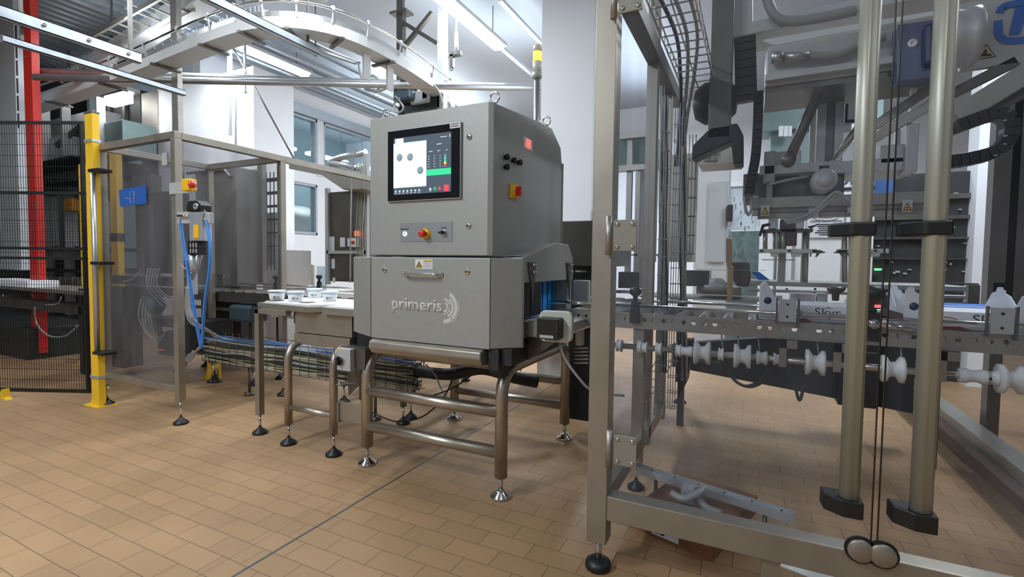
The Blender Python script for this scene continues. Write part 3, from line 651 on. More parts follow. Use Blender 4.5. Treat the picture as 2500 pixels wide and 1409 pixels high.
# e-stop on the cabinet post
a = PX(-3.96, 445, 440); ex = PY(2.24, 472, 455)
EB = thing('emergency_stop_box', 'yellow box with red mushroom button bracketed to the guard cabinet corner post', 'switch', (ex.x, 2.22, ex.z))
MB().box((-4.02,2.238,ex.z-.045),(ex.x-.02,2.2499,ex.z+.04)).build('bracket', PAINTG, EB, bevel=.002)
MB().box((ex.x-.03,2.17,ex.z-.042),(ex.x+.055,2.235,ex.z+.045)).build('yellow_housing', YELP, EB, bevel=.008)
MB().lathe([(0,0),(.016,0),(.016,.02),(.026,.024),(.026,.04),(0,.046)],(ex.x+.052,2.19,ex.z+.0),(1,-.25,0),24).build('red_mushroom_button', REDP, EB)
# air preparation unit with blue hoses
AP = thing('air_preparation_unit', 'grey pneumatic valve unit with black top and two blue hoses on the guard cabinet post', 'valve', (-3.85,2.2,1.5))
Ya = 2.16
MB().yb(Ya,(432,518),(470,545),.03).build('mounting_bracket', PAINTG, AP, bevel=.003); MB().yb(Ya,(498,520),(512,545),.03).build('mounting_bracket', PAINTG, AP, bevel=.003)
MB().yb(Ya-.02,(461,518),(494,588),.07).build('valve_body', GALV, AP, bevel=.006)
MB().ypoly(Ya-.025,[(455,517),(455,500),(460,490),(480,489),(490,500),(490,517)],.08).build('solenoid_top', BLACK, AP, bevel=.006)
c = PY(Ya-.03,480,504); MB().ring((c.x,Ya-.03,c.z),.012,.020,(0,-1,0),.012).build('gauge_ring', PAINTG, AP)
MB().yb(Ya-.024,(472,549),(485,581),.004).build('yellow_sticker', YELP, AP)
MB().yb(Ya-.022,(463,512),(467,517),.004).build('yellow_tag', YELP, AP)
MB().yb(Ya-.01,(461,588),(482,620),.05).build('filter_bowl', PAINTG, AP, bevel=.01)
q = MB()
for k in range(4): q.yb(Ya-.016,(459+7*k,588),(461+7*k,622),.06)
for y in (590,604,618): q.yb(Ya-.017,(459,y),(483,y+2),.062)
q.build('bowl_guard', BLACK, AP)
MB().cyl(PY(Ya+.02,471,620),PY(Ya+.02,471,665),.03,16,r2=.018).build('drain_cup', GALV, AP)
q = MB().tube(smooth_path([PY(Ya,438,527),PY(Ya,441,540)]),.010,10).tube(smooth_path([PY(Ya,497,530),PY(Ya,505,540)]),.010,10)
q.cyl(PY(Ya-.02,434,527),PY(Ya-.02,462,527),.008,10).build('hose_fitting', CHROME, AP)
MB().tube(smooth_path([PY(Ya,440,540),PY(Ya,449,600),PY(Ya,462,680),PY(Ya+.02,478,780),PY(Ya+.05,491,850)]),.0105,12).build('blue_hose', BLUEH, AP)
MB().tube(smooth_path([PY(Ya,505,540),PY(Ya-.02,513,600),PY(Ya-.03,511,660),PY(Ya,500,740),PY(Ya+.05,493,850)]),.0105,12).build('blue_hose', BLUEH, AP)
q = MB().tube(smooth_path([PY(Ya+.03,495,570),PY(Ya+.03,492,610),PY(Ya+.03,481,650),PY(Ya+.04,468,680)]),.016,10)
q.tube(smooth_path([PY(Ya,488,505),PY(Ya,500,515),PY(Ya,503,535)]),.0035,6).tube(smooth_path([PY(Ya,460,660),PY(Ya,445,650),PY(Ya,448,635),PY(Ya,468,636),PY(Ya,474,652),PY(Ya,462,662)],closed=False),.004,6)
for k in range(4): q.tube(smooth_path([PY(Ya,455+3*k,700),PY(Ya,453+4*k,750),PY(Ya+.02,462+6*k,785),PY(Ya+.1,485+5*k,800),PY(2.5,540,825)]),.005,6)
q.build('grey_cables', GREYP, AP)
MB().yb(Ya+.04,(455,665),(470,720),.04).build('manifold', GALV, AP, bevel=.004)
# ================================================================== yellow posts and mesh fence
YP = thing('yellow_guard_post', 'tall yellow steel guard post at the front, between mesh fence and guard cabinet', 'post', (-5.17,2.24,0))
p = PY(2.25, 222, 600); bx0, bx1 = PY(2.23,203,500).x, PY(2.23,234,500).x
zt_ = PY(2.23,217,281).z
bx0, bx1 = PY(2.2,206,300).x, PY(2.2,224,300).x-.015
MB().box((bx0,2.2,.0),(bx1+.015,2.255,zt_)).build('post_tube', YEL, YP, bevel=.004)
MB().box((bx0-.002,2.198,zt_),(bx1+.017,2.257,zt_+.015)).build('post_cap', STEELD, YP)
q = MB()
for y in (343,918):
    z = PY(2.2,220,y).z; q.box((bx0-.004,2.195,z-.012),(bx1+.02,2.26,z+.012)); q.box((bx0+.03,2.185,z-.01),(bx0+.06,2.196,z+.01))
q.build('band_clamp', GALV, YP)
MB().prism([(bx0-.07,0),(bx0-.07,.012),(bx0,.10),(bx0,0)],'y',2.22,2.27).box((bx0-.07,2.17,0),(bx1+.05,2.32,.01)).build('base_plate', YEL, YP)
YP2 = thing('yellow_guard_post', 'thin yellow post standing behind the mesh fence, seen through it', 'post', (-6.6,2.95,0))
a = PY(3.0,190,402); b = PY(3.0,203,402)
MB().box((a.x,3.0,.05),(b.x,3.08,a.z)).box((a.x-.03,2.96,0),(b.x+.03,3.12,.05)).build('post_tube', YEL, YP2)
YP3 = thing('yellow_guard_post', 'yellow post inside the smoky guard cabinet, dark bands across it', 'post', (-5.9,3.35,0))
a = PY(3.4,266,372); b = PY(3.4,282,372)
MB().box((a.x,3.4,.7),(b.x,3.47,a.z)).build('post_tube', YEL, YP3)
MB().box((a.x-.02,3.38,0),(b.x+.02,3.5,.7)).build('post_base', DARK, YP3)
MB().box((a.x-.01,3.39,1.5),(b.x+.01,3.48,1.6)).build('post_band', DARK, YP3)
YP4 = thing('yellow_guard_post', 'short yellow post foot on the floor under the cable tray, right of the guard cabinet', 'post', (-4.5,3.0,0))
p = PZ(0,513,930)
MB().box((p.x-.05,p.y,.01),(p.x+.05,p.y+.09,.42)).prism([(p.x-.12,0),(p.x-.12,.015),(p.x-.05,.12),(p.x+.05,.12),(p.x+.05,0)],'y',p.y+.01,p.y+.06).build('post_tube', YEL, YP4)
fo = MB().cyl((p.x+.11,p.y,.03),(p.x+.11,p.y,.30),.012,10).build('side_spindle', CHROME, YP4)
MB().lathe([(0,0),(.05,0),(.05,.015),(.02,.035),(0,.035)],(p.x+.11,p.y,0)).build('foot', BLACK, fo)
FA, FB = Vector((-6.75,1.90,0)), Vector((-5.64,2.40,0))
MF = thing('mesh_fence', 'black wire mesh safety fence at the left edge of the photo', 'fence', FA)
fd = (FB-FA).normalized(); zt1 = _on(2,0,0,955).z
def fz(y): # height on the fence plane at its right end
    d = _ray(214,y); n = Vector((-fd.y,fd.x,0)); tt = (FB-EYE).dot(n)/d.dot(n); return (EYE+d*tt).z
zs = [fz(y) for y in (955,632,608,472,300)]
q = MB()
for z in zs: q.bar(FA+Vector((0,0,z)), FB+Vector((0,0,z)), .022, .026)
for s in (0,.985): q.bar(FA.lerp(FB,s)+Vector((0,0,zs[0])), FA.lerp(FB,s)+Vector((0,0,zs[-1])), .03,.03)
p_ = FA.lerp(FB,.80); q.bar(p_+Vector((0,0,zs[2])),p_+Vector((0,0,zs[3])),.03,.03)
q.build('fence_frame', MESHB, MF)
q = MB(); L_ = (FB-FA).length; n = int(L_/.024)
for i in range(n):
    p_ = FA.lerp(FB, (i+.5)/n); q.bar(p_+Vector((0,0,zs[0])),p_+Vector((0,0,zs[-1])),.0035,.0035)
for k in range(24):
    z = zs[0]+(zs[-1]-zs[0])*(k+1)/25; q.bar(FA+Vector((0,0,z)),FB+Vector((0,0,z)),.0035,.0035)
for k in range(28):
    z = zs[2]+(zs[3]-zs[2])*(k+1)/29; q.bar(FA+Vector((0,.02,z)),FB+Vector((0,.02,z)),.003,.003)
m_ = q.build('wire_mesh', MESHB, MF)
yf = thing('yellow_floor_foot', 'tiny yellow base plate on the floor at the left edge of the photo', 'foot', PZ(0,6,976))
p = PZ(0,6,976); MB().prism([(p.x-.06,0),(p.x+.06,0),(p.x+.05,.012),(p.x,.02),(p.x,.09),(p.x-.02,.09)],'y',p.y,p.y+.05).build('base_plate', YEL, yf)
# ================================================================== palletising machine with red column
PM = thing('palletiser', 'grey sheet metal machine with slotted front and bright red column behind the mesh fence', 'machine', (-8.6,3.0,0))
Yp = 3.0
a = PY(Yp,88,300)
MB().yb(Yp-.02,(-260,60),(52,660),.12).build('grey_front', mat('grey_painted_sheet', srgb(182,186,190), .45, .2, .05, 2), PM, bevel=.01)
q = MB()
for k in range(6): q.yb(Yp-.03,(36+1.2*k,62+43*k),(39+1.2*k,98+43*k),.012)
q.build('front_slot', BLACKPR, PM)
rx0, rx1 = PY(2.9,69,549).x, PY(2.9,89,549).x
RC = MB().box((rx0,2.9,PY(2.9,92,862).z),(rx1,2.98,4.6)).build('red_column', RED, PM, bevel=.005)
q = MB()
for (x, y) in ((60,30),(62,138),(92,722)): c = PY(2.9,x,y); q.disc((c.x,2.9,c.z),.012,(0,-1,0),.01,8)
q.build('column_bolt', CHROME, RC)
PB = MB().yb(2.75,(-150,712),(198,770),.2).build('conveyor_side', STEELD, PM, bevel=.004)
q = MB()
for x in (8,80): c = PY(2.75,x,722); q.disc((c.x,2.75,c.z),.02,(0,-1,0),.01,10)
q.build('side_bolt', CHROME, PB)
MB().yb(2.80,(-150,770),(70,925),.8).build('lower_cabinet', DARK, PM, bevel=.01)
MB().yb(2.70,(0,705),(200,712),.5).build('belt_edge', STEEL, PM)
MB().yb(2.72,(-40,680),(68,706),.3).build('white_carton_row', WHITEC, PM)
MB().yb(2.75,(190,705),(206,950),.08).build('frame_leg', DARK, PM)
q = MB().tube(smooth_path([PY(2.65,85,750),PY(2.65,90,790),PY(2.65,120,820),PY(2.65,160,820),PY(2.65,190,795)]),.008,8).tube(smooth_path([PY(2.65,110,745),PY(2.65,140,742),PY(2.65,150,725)]),.006,6)
q.build('loose_cable', GREYP, PM)
# storage racks with machinery behind the fence
RK = thing('conveyor_rack', 'dark frame of stacked conveyors and trays behind the fence, right of the red column', 'rack', (-9,4.5,0))
Yr = 4.2
q = MB()
for x in (100,150,235): q.yb(Yr,(x,235),(x+14,900),.12)
q.build('rack_upright', PAINTG, RK)
q = MB()
for (x0,x1,y0,y1) in ((95,240,452,462),(95,240,605,612),(95,210,398,412),(95,240,655,668),(95,240,700,712),(95,230,770,780),(95,210,840,860)): q.yb(Yr-.1,(x0,y0),(x1,y1),1.2)
q.build('rack_shelf', DARK, RK)
MB().yb(Yr-.05,(95,412),(200,450),.9).ypoly(Yr-.1,[(100,395),(175,378),(200,390),(200,455),(100,455)],.5).build('dark_drive', DARK, RK)
MB().yb(Yr+.1,(98,468),(142,600),.3).yb(Yr+.1,(98,612),(160,632),.3).yb(Yr+.1,(98,342),(180,392),.3).build('white_crate', WHITEC, RK)
MB().yb(Yr-.12,(143,486),(174,514),.3).build('orange_crate', mat('orange_crate', srgb(214,150,30),.5), RK)
MB().yb(Yr+.3,(95,300),(240,345),.5).build('white_hood', PAINTG, RK)
q = MB()
for k in range(9): MB().yb(Yr-.2,(105+15*k,676+3*(k%2)),(114+15*k,697),.1).build('small_fitting', STEEL, RK)
TH = thing('teal_duct', 'pale teal sheet metal duct behind the tall yellow post', 'duct', (-8.3,4.6,0))
MB().yb(4.3,(205,310),(300,372),.5).build('duct_body', TEAL, TH, bevel=.02)
MB().ypoly(4.28,[(130,352),(200,296),(238,300),(238,306),(205,306),(140,362)],.3).build('dark_strut', DARK, TH)
DK = thing('dark_machine_block', 'tall dark machine enclosure with vertical frames behind the top of the guard cabinet', 'machine', (-8,4.9,0))
MB().yb(4.87,(240,245),(345,360),.7).build('enclosure_body', DARK, DK)
q = MB()
for x in (262,298): q.yb(4.82,(x,250),(x+8,345),.05)
q.build('vertical_frame', STEELD, DK)
# background boxes glimpsed low behind fence
for (i, (x0,y0,x1,y1,Y,m,nm,lb,cat)) in enumerate((
  (120,850,205,950,3.4,DARK,'dark_crate','dark crate low on the floor behind the fence','crate'),
  (640,610,700,690,4.45,WHITEC,'white_cabinet','white cabinet behind the guard cabinet side panel','cabinet'))):
    z0 = 0
    a, b = PY(Y,x0,y0), PY(Y,x1,y1); tag(MB().box((a.x,Y,0),(b.x,Y+.4,a.z)).build(nm, m, bevel=.01), lb, cat)
# ================================================================== line conveyor in the middle distance
LC = thing('line_conveyor', 'long perforated stainless conveyor running behind the reject table toward the guard cabinet', 'conveyor', (-4.6,3.3,0))
MB().box((-6.6,3.26,.85),(-2.5,3.28,.955)).box((-6.6,3.70,.85),(-2.5,3.72,.955)).build('side_rail', STEELD, LC)
MB().box((-6.6,3.29,.935),(-2.3,3.69,.957)).build('belt', STEEL, LC)
for i in range(24): MB().box((-6.4+.16*i,3.25,.958),(-6.34+.16*i,3.28,.966)).build('rail_clip', CHROME, LC)
for y in (3.30,3.66):
    MB().cyl((-6.5,y,1.02),(-2.5,y,1.02),.009,10).build('guide_rail', CHROME, LC)
for (x, y) in ((-5.0,3.27),(-4.15,3.27),(-4.0,3.66),(-3.06,3.66),(-3.45,3.66)):
    q = MB(); clamp_knob(q, x, y, 1.05, 1.1); q.build('clamp_knob', BLACK, LC)
for x in (-5.9,-4.6,-3.35):
    MB().box((x,3.30,.15),(x+.05,3.35,.85)).box((x,3.62,.15),(x+.05,3.67,.85)).build('conveyor_leg', STEELD, LC)
    foot(LC, x+.025, 3.325, .15, .05); foot(LC, x+.025, 3.645, .15, .05)
MB().cyl((-5.6,3.34,.76),(-3.2,3.34,.76),.018,12).build('drive_shaft', STEEL, LC)
for x in (-4.28,-4.2,-4.1,-4.0,-3.93,-3.7,-3.55): MB().cyl((x,3.34,.76),(x+.04,3.34,.76),.04,16).build('shaft_roller', ROLLP, LC)
MB().box((-4.78,3.2,.66),(-4.45,3.42,.83)).build('shaft_motor', MOTOR, LC, bevel=.03)
MB().box((-3.95,3.30,.68),(-3.80,3.40,.84)).build('dark_coupling', DARK, LC, bevel=.01)
# dark machine under-body below the line
UB = thing('control_box', 'dark electrical box and wiring beneath the line conveyor, right of the cabinet post', 'box', (-4.6,3.0,0))
MB().yb(3.0,(448,780),(500,860),.3).build('box_body', DARK, UB, bevel=.01)
q = MB()
for k in range(5): q.tube(smooth_path([PY(2.95,440,880+3*k),PY(2.95,465,880-4*k),PY(2.95,478,858),PY(2.95,486+3*k,846)]),.008,8)
q.build('looped_cable', GREYP, UB)
MB().yb(3.0,(480,842),(520,870),.2).build('cable_gland_block', STEELD, UB)
# wire basket cable tray, low
CT = thing('cable_basket_tray', 'low wire basket tray packed with grey and blue cables, passing behind the table legs', 'cable tray', (-3.9,2.95,0))
y0, y1, z0, z1 = 2.98, 3.16, .29, .55
q = MB(); X0, X1 = -4.86, -2.30
for z in (z0,z0+.09,z0+.18,z1): q.tube([(X0,y0,z),(X1,y0,z)],.0028,6).tube([(X0,y1,z),(X1,y1,z)],.0028,6)
for i in range(25):
    x = X0+.105*i; q.tube([(x,y0,z1),(x,y0,z0),(x,y1,z0),(x,y1,z1)],.0028,6)
q.build('wire_basket', STEELD, CT)
rnd = random.Random(3)
BLUEG = mat('dull_blue_cable', srgb(72,116,180), .45)
mats = [CABG, GREYP, mat('dark_cable', srgb(60,62,60),.5), mat('green_grey_cable', srgb(126,138,112),.5), mat('tan_cable', srgb(190,176,140),.5)]
for k in range(40):
    z = z0+.014+.022*(k//4); y = y0+.016+.030*(k%4)+.008*((k//4)%2)
    pts = [(X0+(X1-X0)*j/9, y+rnd.uniform(-.006,.006), z+rnd.uniform(-.011,.011)) for j in range(10)]
    MB().tube(smooth_path(pts,3),.0095,7).build('cable', mats[(k*7+k//4)%5], CT)
for k in range(3): MB().tube(smooth_path([(X0+(X1-X0)*j/9, y0+.03+.05*k+rnd.uniform(-.006,.006), z1-.03+rnd.uniform(-.012,.012)) for j in range(10)],3),.009,8).build('blue_cable', BLUEG if k != 1 else GREYP, CT)
MB().tube(smooth_path([(-2.3,3.05,.45),(-2.0,3.05,.46),(-1.75,3.1,.52),(-1.55,3.2,.46),(-1.4,3.3,.42)]),.045,10).build('cable_bundle', DARK, CT)
for x in (-4.3,-2.75): MB().box((x,3.0,.28),(x+.04,3.14,.325)).cyl((x+.02,3.07,.04),(x+.02,3.07,.28),.012,8).lathe([(0,0),(.045,0),(.045,.02),(0,.04)],(x+.02,3.07,0)).build('tray_support', STEELD, CT)
# loose cables hanging below the inspection machine
for i, pts in enumerate(([(888,930),(930,960),(1010,975),(1100,950),(1165,905),(1200,880)],[(905,1005),(960,1028),(1010,1025),(1050,1005),(1090,960),(1110,905)],[(1040,890),(1065,920),(1075,945),(1100,980),(1140,1000)])):
    o = MB().tube(smooth_path([PY(2.9,*p) for p in pts],6),.0055,8).build('hanging_cable', BLACK if i < 2 else GREYP)
    tag(o, ('black cable sagging in a wide curve under the inspection machine','black cable loop hanging lowest below the inspection machine','grey cable crossing the black ones under the inspection machine')[i], 'cable', 'loose cables under the inspection machine')
RC2 = thing('rear_conveyor', 'stainless conveyor frame crossing behind the inspection machine toward the right cage', 'conveyor', (-1.6,4.2,0))
MB().box((-3.5,4.0,.78),(-.9,4.05,.95)).box((-3.5,4.75,.78),(-.9,4.8,.95)).build('side_rail', STEEL, RC2)
MB().box((-3.5,4.05,.9),(-.9,4.75,.93)).build('bed', STEELD, RC2)
for (x, y, zt2) in ((963,940,.55),(1035,912,.6),(1137,930,.62),(1271,930,.62)):
    p = PZ(0,x,y); MB().box((p.x-.03,p.y-.03,.14),(p.x+.03,p.y+.03,.82)).build('square_leg', STEELD, RC2); foot(RC2, p.x, p.y, .14, .05)
p = PZ(0,1003,1020); p2 = PZ(0,1400,1000)
for q_ in (p, p2): MB().box((q_.x-.03,q_.y-.03,.16),(q_.x+.03,q_.y+.03,.80)).build('frame_leg', STEELW, RC2); foot(RC2, q_.x, q_.y, .16, .05)
MB().box((p.x-.03,p.y-.03,.78),(p.x+.03,4.05,.84)).box((p2.x-.03,p2.y-.03,.78),(p2.x+.03,4.1,.84)).build('frame_arm', STEELW, RC2)
# piece of roller conveyor between machine and cage
TC = thing('transfer_conveyor', 'short conveyor end with perforated side and dark hood between inspection machine and right cage', 'conveyor', (-.9,3.0,0))
a, b = PY(2.75,1395,757), PY(2.75,1436,790)
MB().holed(-1.05,-.72,b.z,a.z-.01,2.75,.006,[(-1.0+.045*k,(a.z+b.z)/2+.008,.008) for k in range(6)]).build('perforated_rail', STEEL, TC)
MB().box((-1.05,2.75,a.z-.01),(-.72,2.80,a.z)).box((-1.05,2.8,a.z-.04),(-.72,3.3,a.z-.02)).build('bed', STEEL, TC)
MB().cyl((-1.08,2.72,a.z+.045),(-.72,2.72,a.z+.045),.010,10).cyl((-1.08,3.2,a.z+.045),(-.72,3.2,a.z+.045),.010,10).build('guide_rail', CHROME, TC)
a, b = PY(3.45,1372,540), PY(3.45,1440,650)
MB().box((a.x,3.45,b.z),(b.x+.15,4.1,a.z)).build('dark_hood', STEELD, TC, bevel=.006)
MB().box((a.x+.05,3.5,.12),(b.x+.05,3.56,b.z)).build('hood_stand', DARK, TC)
for (y) in (660,688,702,722): MB().yb(3.42,(1405,y),(1432,y+5),.03).build('bright_slat', CHROME, TC)
MB().yb(2.78,(1405,795),(1420,845),.05).build('junction_plate', PAINTG, TC, bevel=.004)
q = MB()
for k in range(5): q.cyl(PY(2.85,1402,850+9*k),PY(2.85,1436,850+9*k),.006,8)
q.build('cable_rung', GALV, TC)
# tall chute cabinet right of the windows
CC = thing('chute_cabinet', 'stainless chute duct ending in a tall grey cabinet with taped papers', 'machine', (-5.2,5,0))
Yc = 4.9
MB().yb(Yc,(800,470),(895,690),.5).build('cabinet_body', STEELD, CC, bevel=.005)
q = MB()
for x in (793,888): q.yb(Yc-.04,(x,375 if x>800 else 460),(x+8,695),.05)
q.yb(Yc-.04,(797,612),(893,620),.04).build('cabinet_frame', PAINTG, CC)
for (x0,y0,x1,y1) in ((803,578,816,615),(830,580,842,603),(848,582,858,602),(809,632,817,656),(811,678,818,690)): MB().yb(Yc-.01,(x0,y0),(x1,y1),.008).build('taped_paper', WHITEC, CC)
MB().ypoly(4.5,[(705,392),(890,433),(890,462),(838,463),(780,424),(705,412)],.45).build('chute_duct', STEEL, CC, bevel=.006)
MB().cyl(PY(4.4,700,388),PY(4.4,888,430),.010,8).build('duct_rail', CHROME, CC)
bx = MB().yb(Yc-.06,(858,581),(874,603),.05).build('switch_box', WHITEP, CC)
c = PY(Yc-.06,863,592); MB().disc((c.x,Yc-.06,c.z),.022,(0,-1,0),.02).build('red_switch', REDP, bx)
c = PY(Yc-.06,870,571); MB().box((c.x-.03,Yc-.06,c.z-.03),(c.x+.03,Yc-.02,c.z+.04)).build('red_lamp', emi('red_lamp_glow', srgb(255,80,50), 3), bx)
q = MB()
for k, x in enumerate((872,878,882,887)): q.tube(smooth_path([PY(Yc-.08,x,400),PY(Yc-.08,x+2,480),PY(Yc-.08,x-2,560),PY(Yc-.08,x,640)]),.008,7)
q.build('vertical_cable', CABG, CC)
MB().tube(smooth_path([PY(4.3,868,368),PY(4.3,860,420),PY(4.3,856,560),PY(4.3,855,690)]),.008,8).build('vertical_cable', GREYP, CC)
MB().tube(fillet([PY(5.2,805,432),PY(5.2,803,396),PY(5.2,830,385),PY(5.2,893,372)],.1),.045,14).cyl(PY(5.2,808,398),PY(5.2,888,412),.05,14).build('curved_pipe', ALU, CC)
# wall side oddments
WG = thing('wire_guard_frame', 'small framed wire guard standing before the white wall, right of the cabinet post', 'guard', PY(5.0,727,690))
a, b = PY(5.0,712,622), PY(5.0,740,676)
q = MB(); q.tube([(a.x,5,b.z),(a.x,5,a.z),(b.x,5,a.z),(b.x,5,b.z)],.012,6,closed=True)
for k in range(6): x = a.x+(b.x-a.x)*(k+.5)/6; q.tube([(x,5,a.z),(x,5,b.z)],.005,5)
q.box((a.x,4.98,.0),(a.x+.03,5.02,b.z)).box((b.x-.03,4.98,.0),(b.x,5.02,b.z)).build('guard_wires', DARK, WG)
a = PY(4.6,713,672)
rv = thing('red_valve', 'small red valve with black knob on the line conveyor just right of the cabinet post', 'valve', a)
MB().yb(4.6,(706,655),(718,680),.08).build('valve_body', REDP, rv, bevel=.01); MB().yb(4.58,(708,645),(716,656),.05).yb(4.6,(706,680),(717,692),.06).build('valve_knob', BLACK, rv)
LB = tag(MB().prism([(PY(5.3,757,690).x,0),(PY(5.3,768,690).x,0),(PY(5.3,765,648).x,PY(5.3,765,648).z),(PY(5.3,757,645).x,PY(5.3,757,645).z)],'y',5.3,5.33).build('leaning_board', BEIGE), 'narrow pale board leaning at the white wall behind the pots', 'board')
_a, _b = PY(5.3,773,650), PY(5.3,795,688)
tag(MB().box((_a.x,5.3,0),(_b.x,5.32,_a.z)).build('glass_sheet', GLASSW), 'clear greenish sheet leaning at the white wall behind the pots', 'sheet')
# poster with mirrored lettering behind the cabinet
PO = thing('printed_banner', 'white banner with dark mirrored letters seen through the guard cabinet', 'banner', PY(3.9,615,600))
MB().yb(4.1,(603,415),(632,660),.02).yb(4.1,(645,520),(690,650),.02).build('banner_sheet', WHITEC, PO)
a = PY(4.09,600,525); text('epl','banner_lettering', BLACKPR, PO, (a.x,4.09,a.z),(1,0,0),(0,0,1),height=.17,width=.20,flip=True)
MB().yb(4.09,(606,498),(630,502),.006).yb(4.09,(606,523),(622,527),.006).build('banner_lines', BLACKPR, PO)
q = MB()
for x in range(605,692,9): q.yb(4.0,(x,420),(x+1.3,660),.01)
for y in range(440,660,32): q.yb(4.0,(603,y),(690,y+1.3),.01)
q.build('wire_screen', MESHB, PO)
MB().yb(3.9,(628,400),(642,690),.06).yb(3.9,(676,400),(684,690),.06).build('frame_bar', STEEL, PO)
# ================================================================== overhead
def sweep(mb, pts, w, h, z0=0.0, off=0.0):
    pts = [Vector(p) for p in pts]; R = []
    for i, p in enumerate(pts):
        t = pts[min(i+1,len(pts)-1)]-pts[max(i-1,0)]; t.z = 0; t.normalize(); n = Vector((-t.y,t.x,0)); c = p+n*off+Vector((0,0,z0))
        R.append([mb.bm.verts.new(c+n*a+Vector((0,0,b))) for a,b in ((-w/2,0),(w/2,0),(w/2,h),(-w/2,h))])
    for A, B in zip(R, R[1:]):
        for k in range(4): f = mb.bm.faces.new((A[k],B[k],B[(k+1)%4],A[(k+1)%4]))
    mb.bm.faces.new(R[0]); mb.bm.faces.new(R[-1][::-1]); return mb
def offs(pts, off, z):
    pts = [Vector(p) for p in pts]; o = []
    for i, p in enumerate(pts):
        t = pts[min(i+1,len(pts)-1)]-pts[max(i-1,0)]; t.z = 0; t.normalize(); o.append(p+Vector((-t.y,t.x,0))*off+Vector((0,0,z)))
    return o
OC = thing('overhead_conveyor', 'pale overhead conveyor curving across the ceiling and ending above the inspection machine', 'conveyor', (-5,3.6,3.4))
ctrl = [(-9.8,3.50,3.44),(-8.2,3.44,3.44),(-6.8,3.38,3.44),(-5.6,3.28,3.44),(-4.75,3.22,3.44),(-4.25,3.24,3.44),(-3.88,3.42,3.44),(-3.68,3.80,3.44),(-3.66,4.5,3.44),(-3.76,5.5,3.44)]
path = smooth_path(ctrl, 6)
MB2 = sweep(MB(), path, .22, .10); MB2.build('curved_bed', LIGHTG, OC)
q = MB(); sweep(q, path, .015, .05, .10, .10); sweep(q, path, .015, .05, .10, -.10); q.build('side_guides', ALU, OC)
q = MB()
for s in (-.13,.13): q.tube(offs(path, s, .23), .012, 8)
q.build('guide_rail', CHROME, OC)
for i in range(3, len(path)-1, 4):
    for s in (-.11,.11):
        a = offs(path, s, .1)[i]; b = offs(path, s*1.2, .235)[i]; MB().bar(a, b, .014).bar(b-Vector((0,0,.02)), b+Vector((0,0,.02)), .028).build('rail_clip', PAINTG, OC)
q = MB()
for i in range(4, len(path)-3, 6):
    a = offs(path,-.15,-.02)[i]; b = offs(path,.15,-.02)[i]; MB().bar(a,b,.04,.02).build('cross_bracket', STEELD, OC)
q = MB()
for i in (44,47): 
    a = offs(path,.0,-.10)[i]; MB().box((a.x-.03,a.y-.05,a.z-.16),(a.x-.01,a.y+.05,a.z+.1)).build('white_tag_plate', WHITEP, OC)
# end of the overhead conveyor: down-turned nose, side plates, blue grey motor
NY = 5.5
MB().tube(smooth_path([(-3.80,NY,3.46),(-3.80,NY+.15,3.42),(-3.80,NY+.22,3.25),(-3.80,NY+.22,3.0)]),.11,14,flat=1.2).build('down_chute', PAINTG, OC)
MB().yb(5.3,(1030,178),(1046,240),.05).yb(5.35,(1055,205),(1066,240),.05).build('nose_plate', LIGHTG, OC, bevel=.01)
MO = MB().yb(5.2,(958,198),(1002,240),.3).build('drive_motor', MOTOR, OC, bevel=.03)
MB().yb(5.15,(975,178),(1000,212),.2).build('motor_cover', DARK, MO, bevel=.03)
MB().yb(5.3,(1000,225),(1045,248),.15).build('gear_housing', PAINTG, OC, bevel=.02)
MB().tube(smooth_path([PY(5.1,875,150),PY(5.1,885,195),PY(5.1,915,225),PY(5.1,928,200),PY(5.1,905,185),PY(5.1,890,215),PY(5.1,925,222),PY(5.1,960,205)]),.018,8).build('motor_cable', GREYP, OC)
MB().tube(smooth_path([PY(5.1,965,235),PY(5.1,985,262),PY(5.1,970,275),PY(5.1,962,255),PY(5.1,975,240)]),.012,8).build('motor_cable', GREYP, OC)
MB().tube(smooth_path([PY(5.1,1040,190),PY(5.1,1070,220),PY(5.1,1082,255)]),.010,8).build('motor_cable', GREYP, OC)
# platform frame on top behind the machine
PF = thing('support_frame', 'dark steel platform frame with white upright rising behind the inspection machine', 'frame', (-4,5.4,0))
Yf = 5.35
q = MB(); q.yb(Yf,(975,250),(1072,262),.5).yb(Yf,(972,262),(980,300),.08)
q.build('platform_beam', DARK, PF)
a, b = PY(Yf,1068,38), PY(Yf,1082,262); MB().box((a.x,Yf,0),(b.x,Yf+.1,4.9)).build('white_upright', LIGHTG, PF, bevel=.005)
# ceiling hanger with cross brace
HB = thing('ceiling_hanger', 'dark ceiling hanger post with X-shaped brace above the inspection machine', 'bracket', PZ(4.9,975,30))
a = PY(5.45,968,35); b = PY(5.45,982,150)
MB().box((a.x,5.45,b.z-.3),(b.x,5.53,a.z)).box((a.x-.08,5.40,a.z),(b.x+.09,5.58,a.z+.03)).box((a.x,5.45,a.z),(b.x,5.5,4.9)).build('hanger_post', STEELD, HB)
q = MB().bar(PY(5.47,976,50),PY(5.47,1070,108),.05,.05).bar(PY(5.5,1055,30),PY(5.5,978,125),.05,.05); q.build('cross_brace', STEELD, HB)
CLP = thing('ceiling_clamp', 'white rod with dark eye clamp hanging from the ceiling left of the amber beacon', 'clamp', PY(5.4,1110,80))
MB().cyl(PY(5.4,1114,80),PY(5.4,1114,132),.02,8,r2=.03).cyl(PY(5.4,1114,80),Vector((PY(5.4,1114,80).x,5.4,4.9)),.01,8).build('hanger_rod', LIGHTG, CLP)
MB().yb(5.4,(1093,128),(1123,133),.06).yb(5.4,(1098,133),(1105,163),.05).build('clamp_bar', STEELD, CLP)
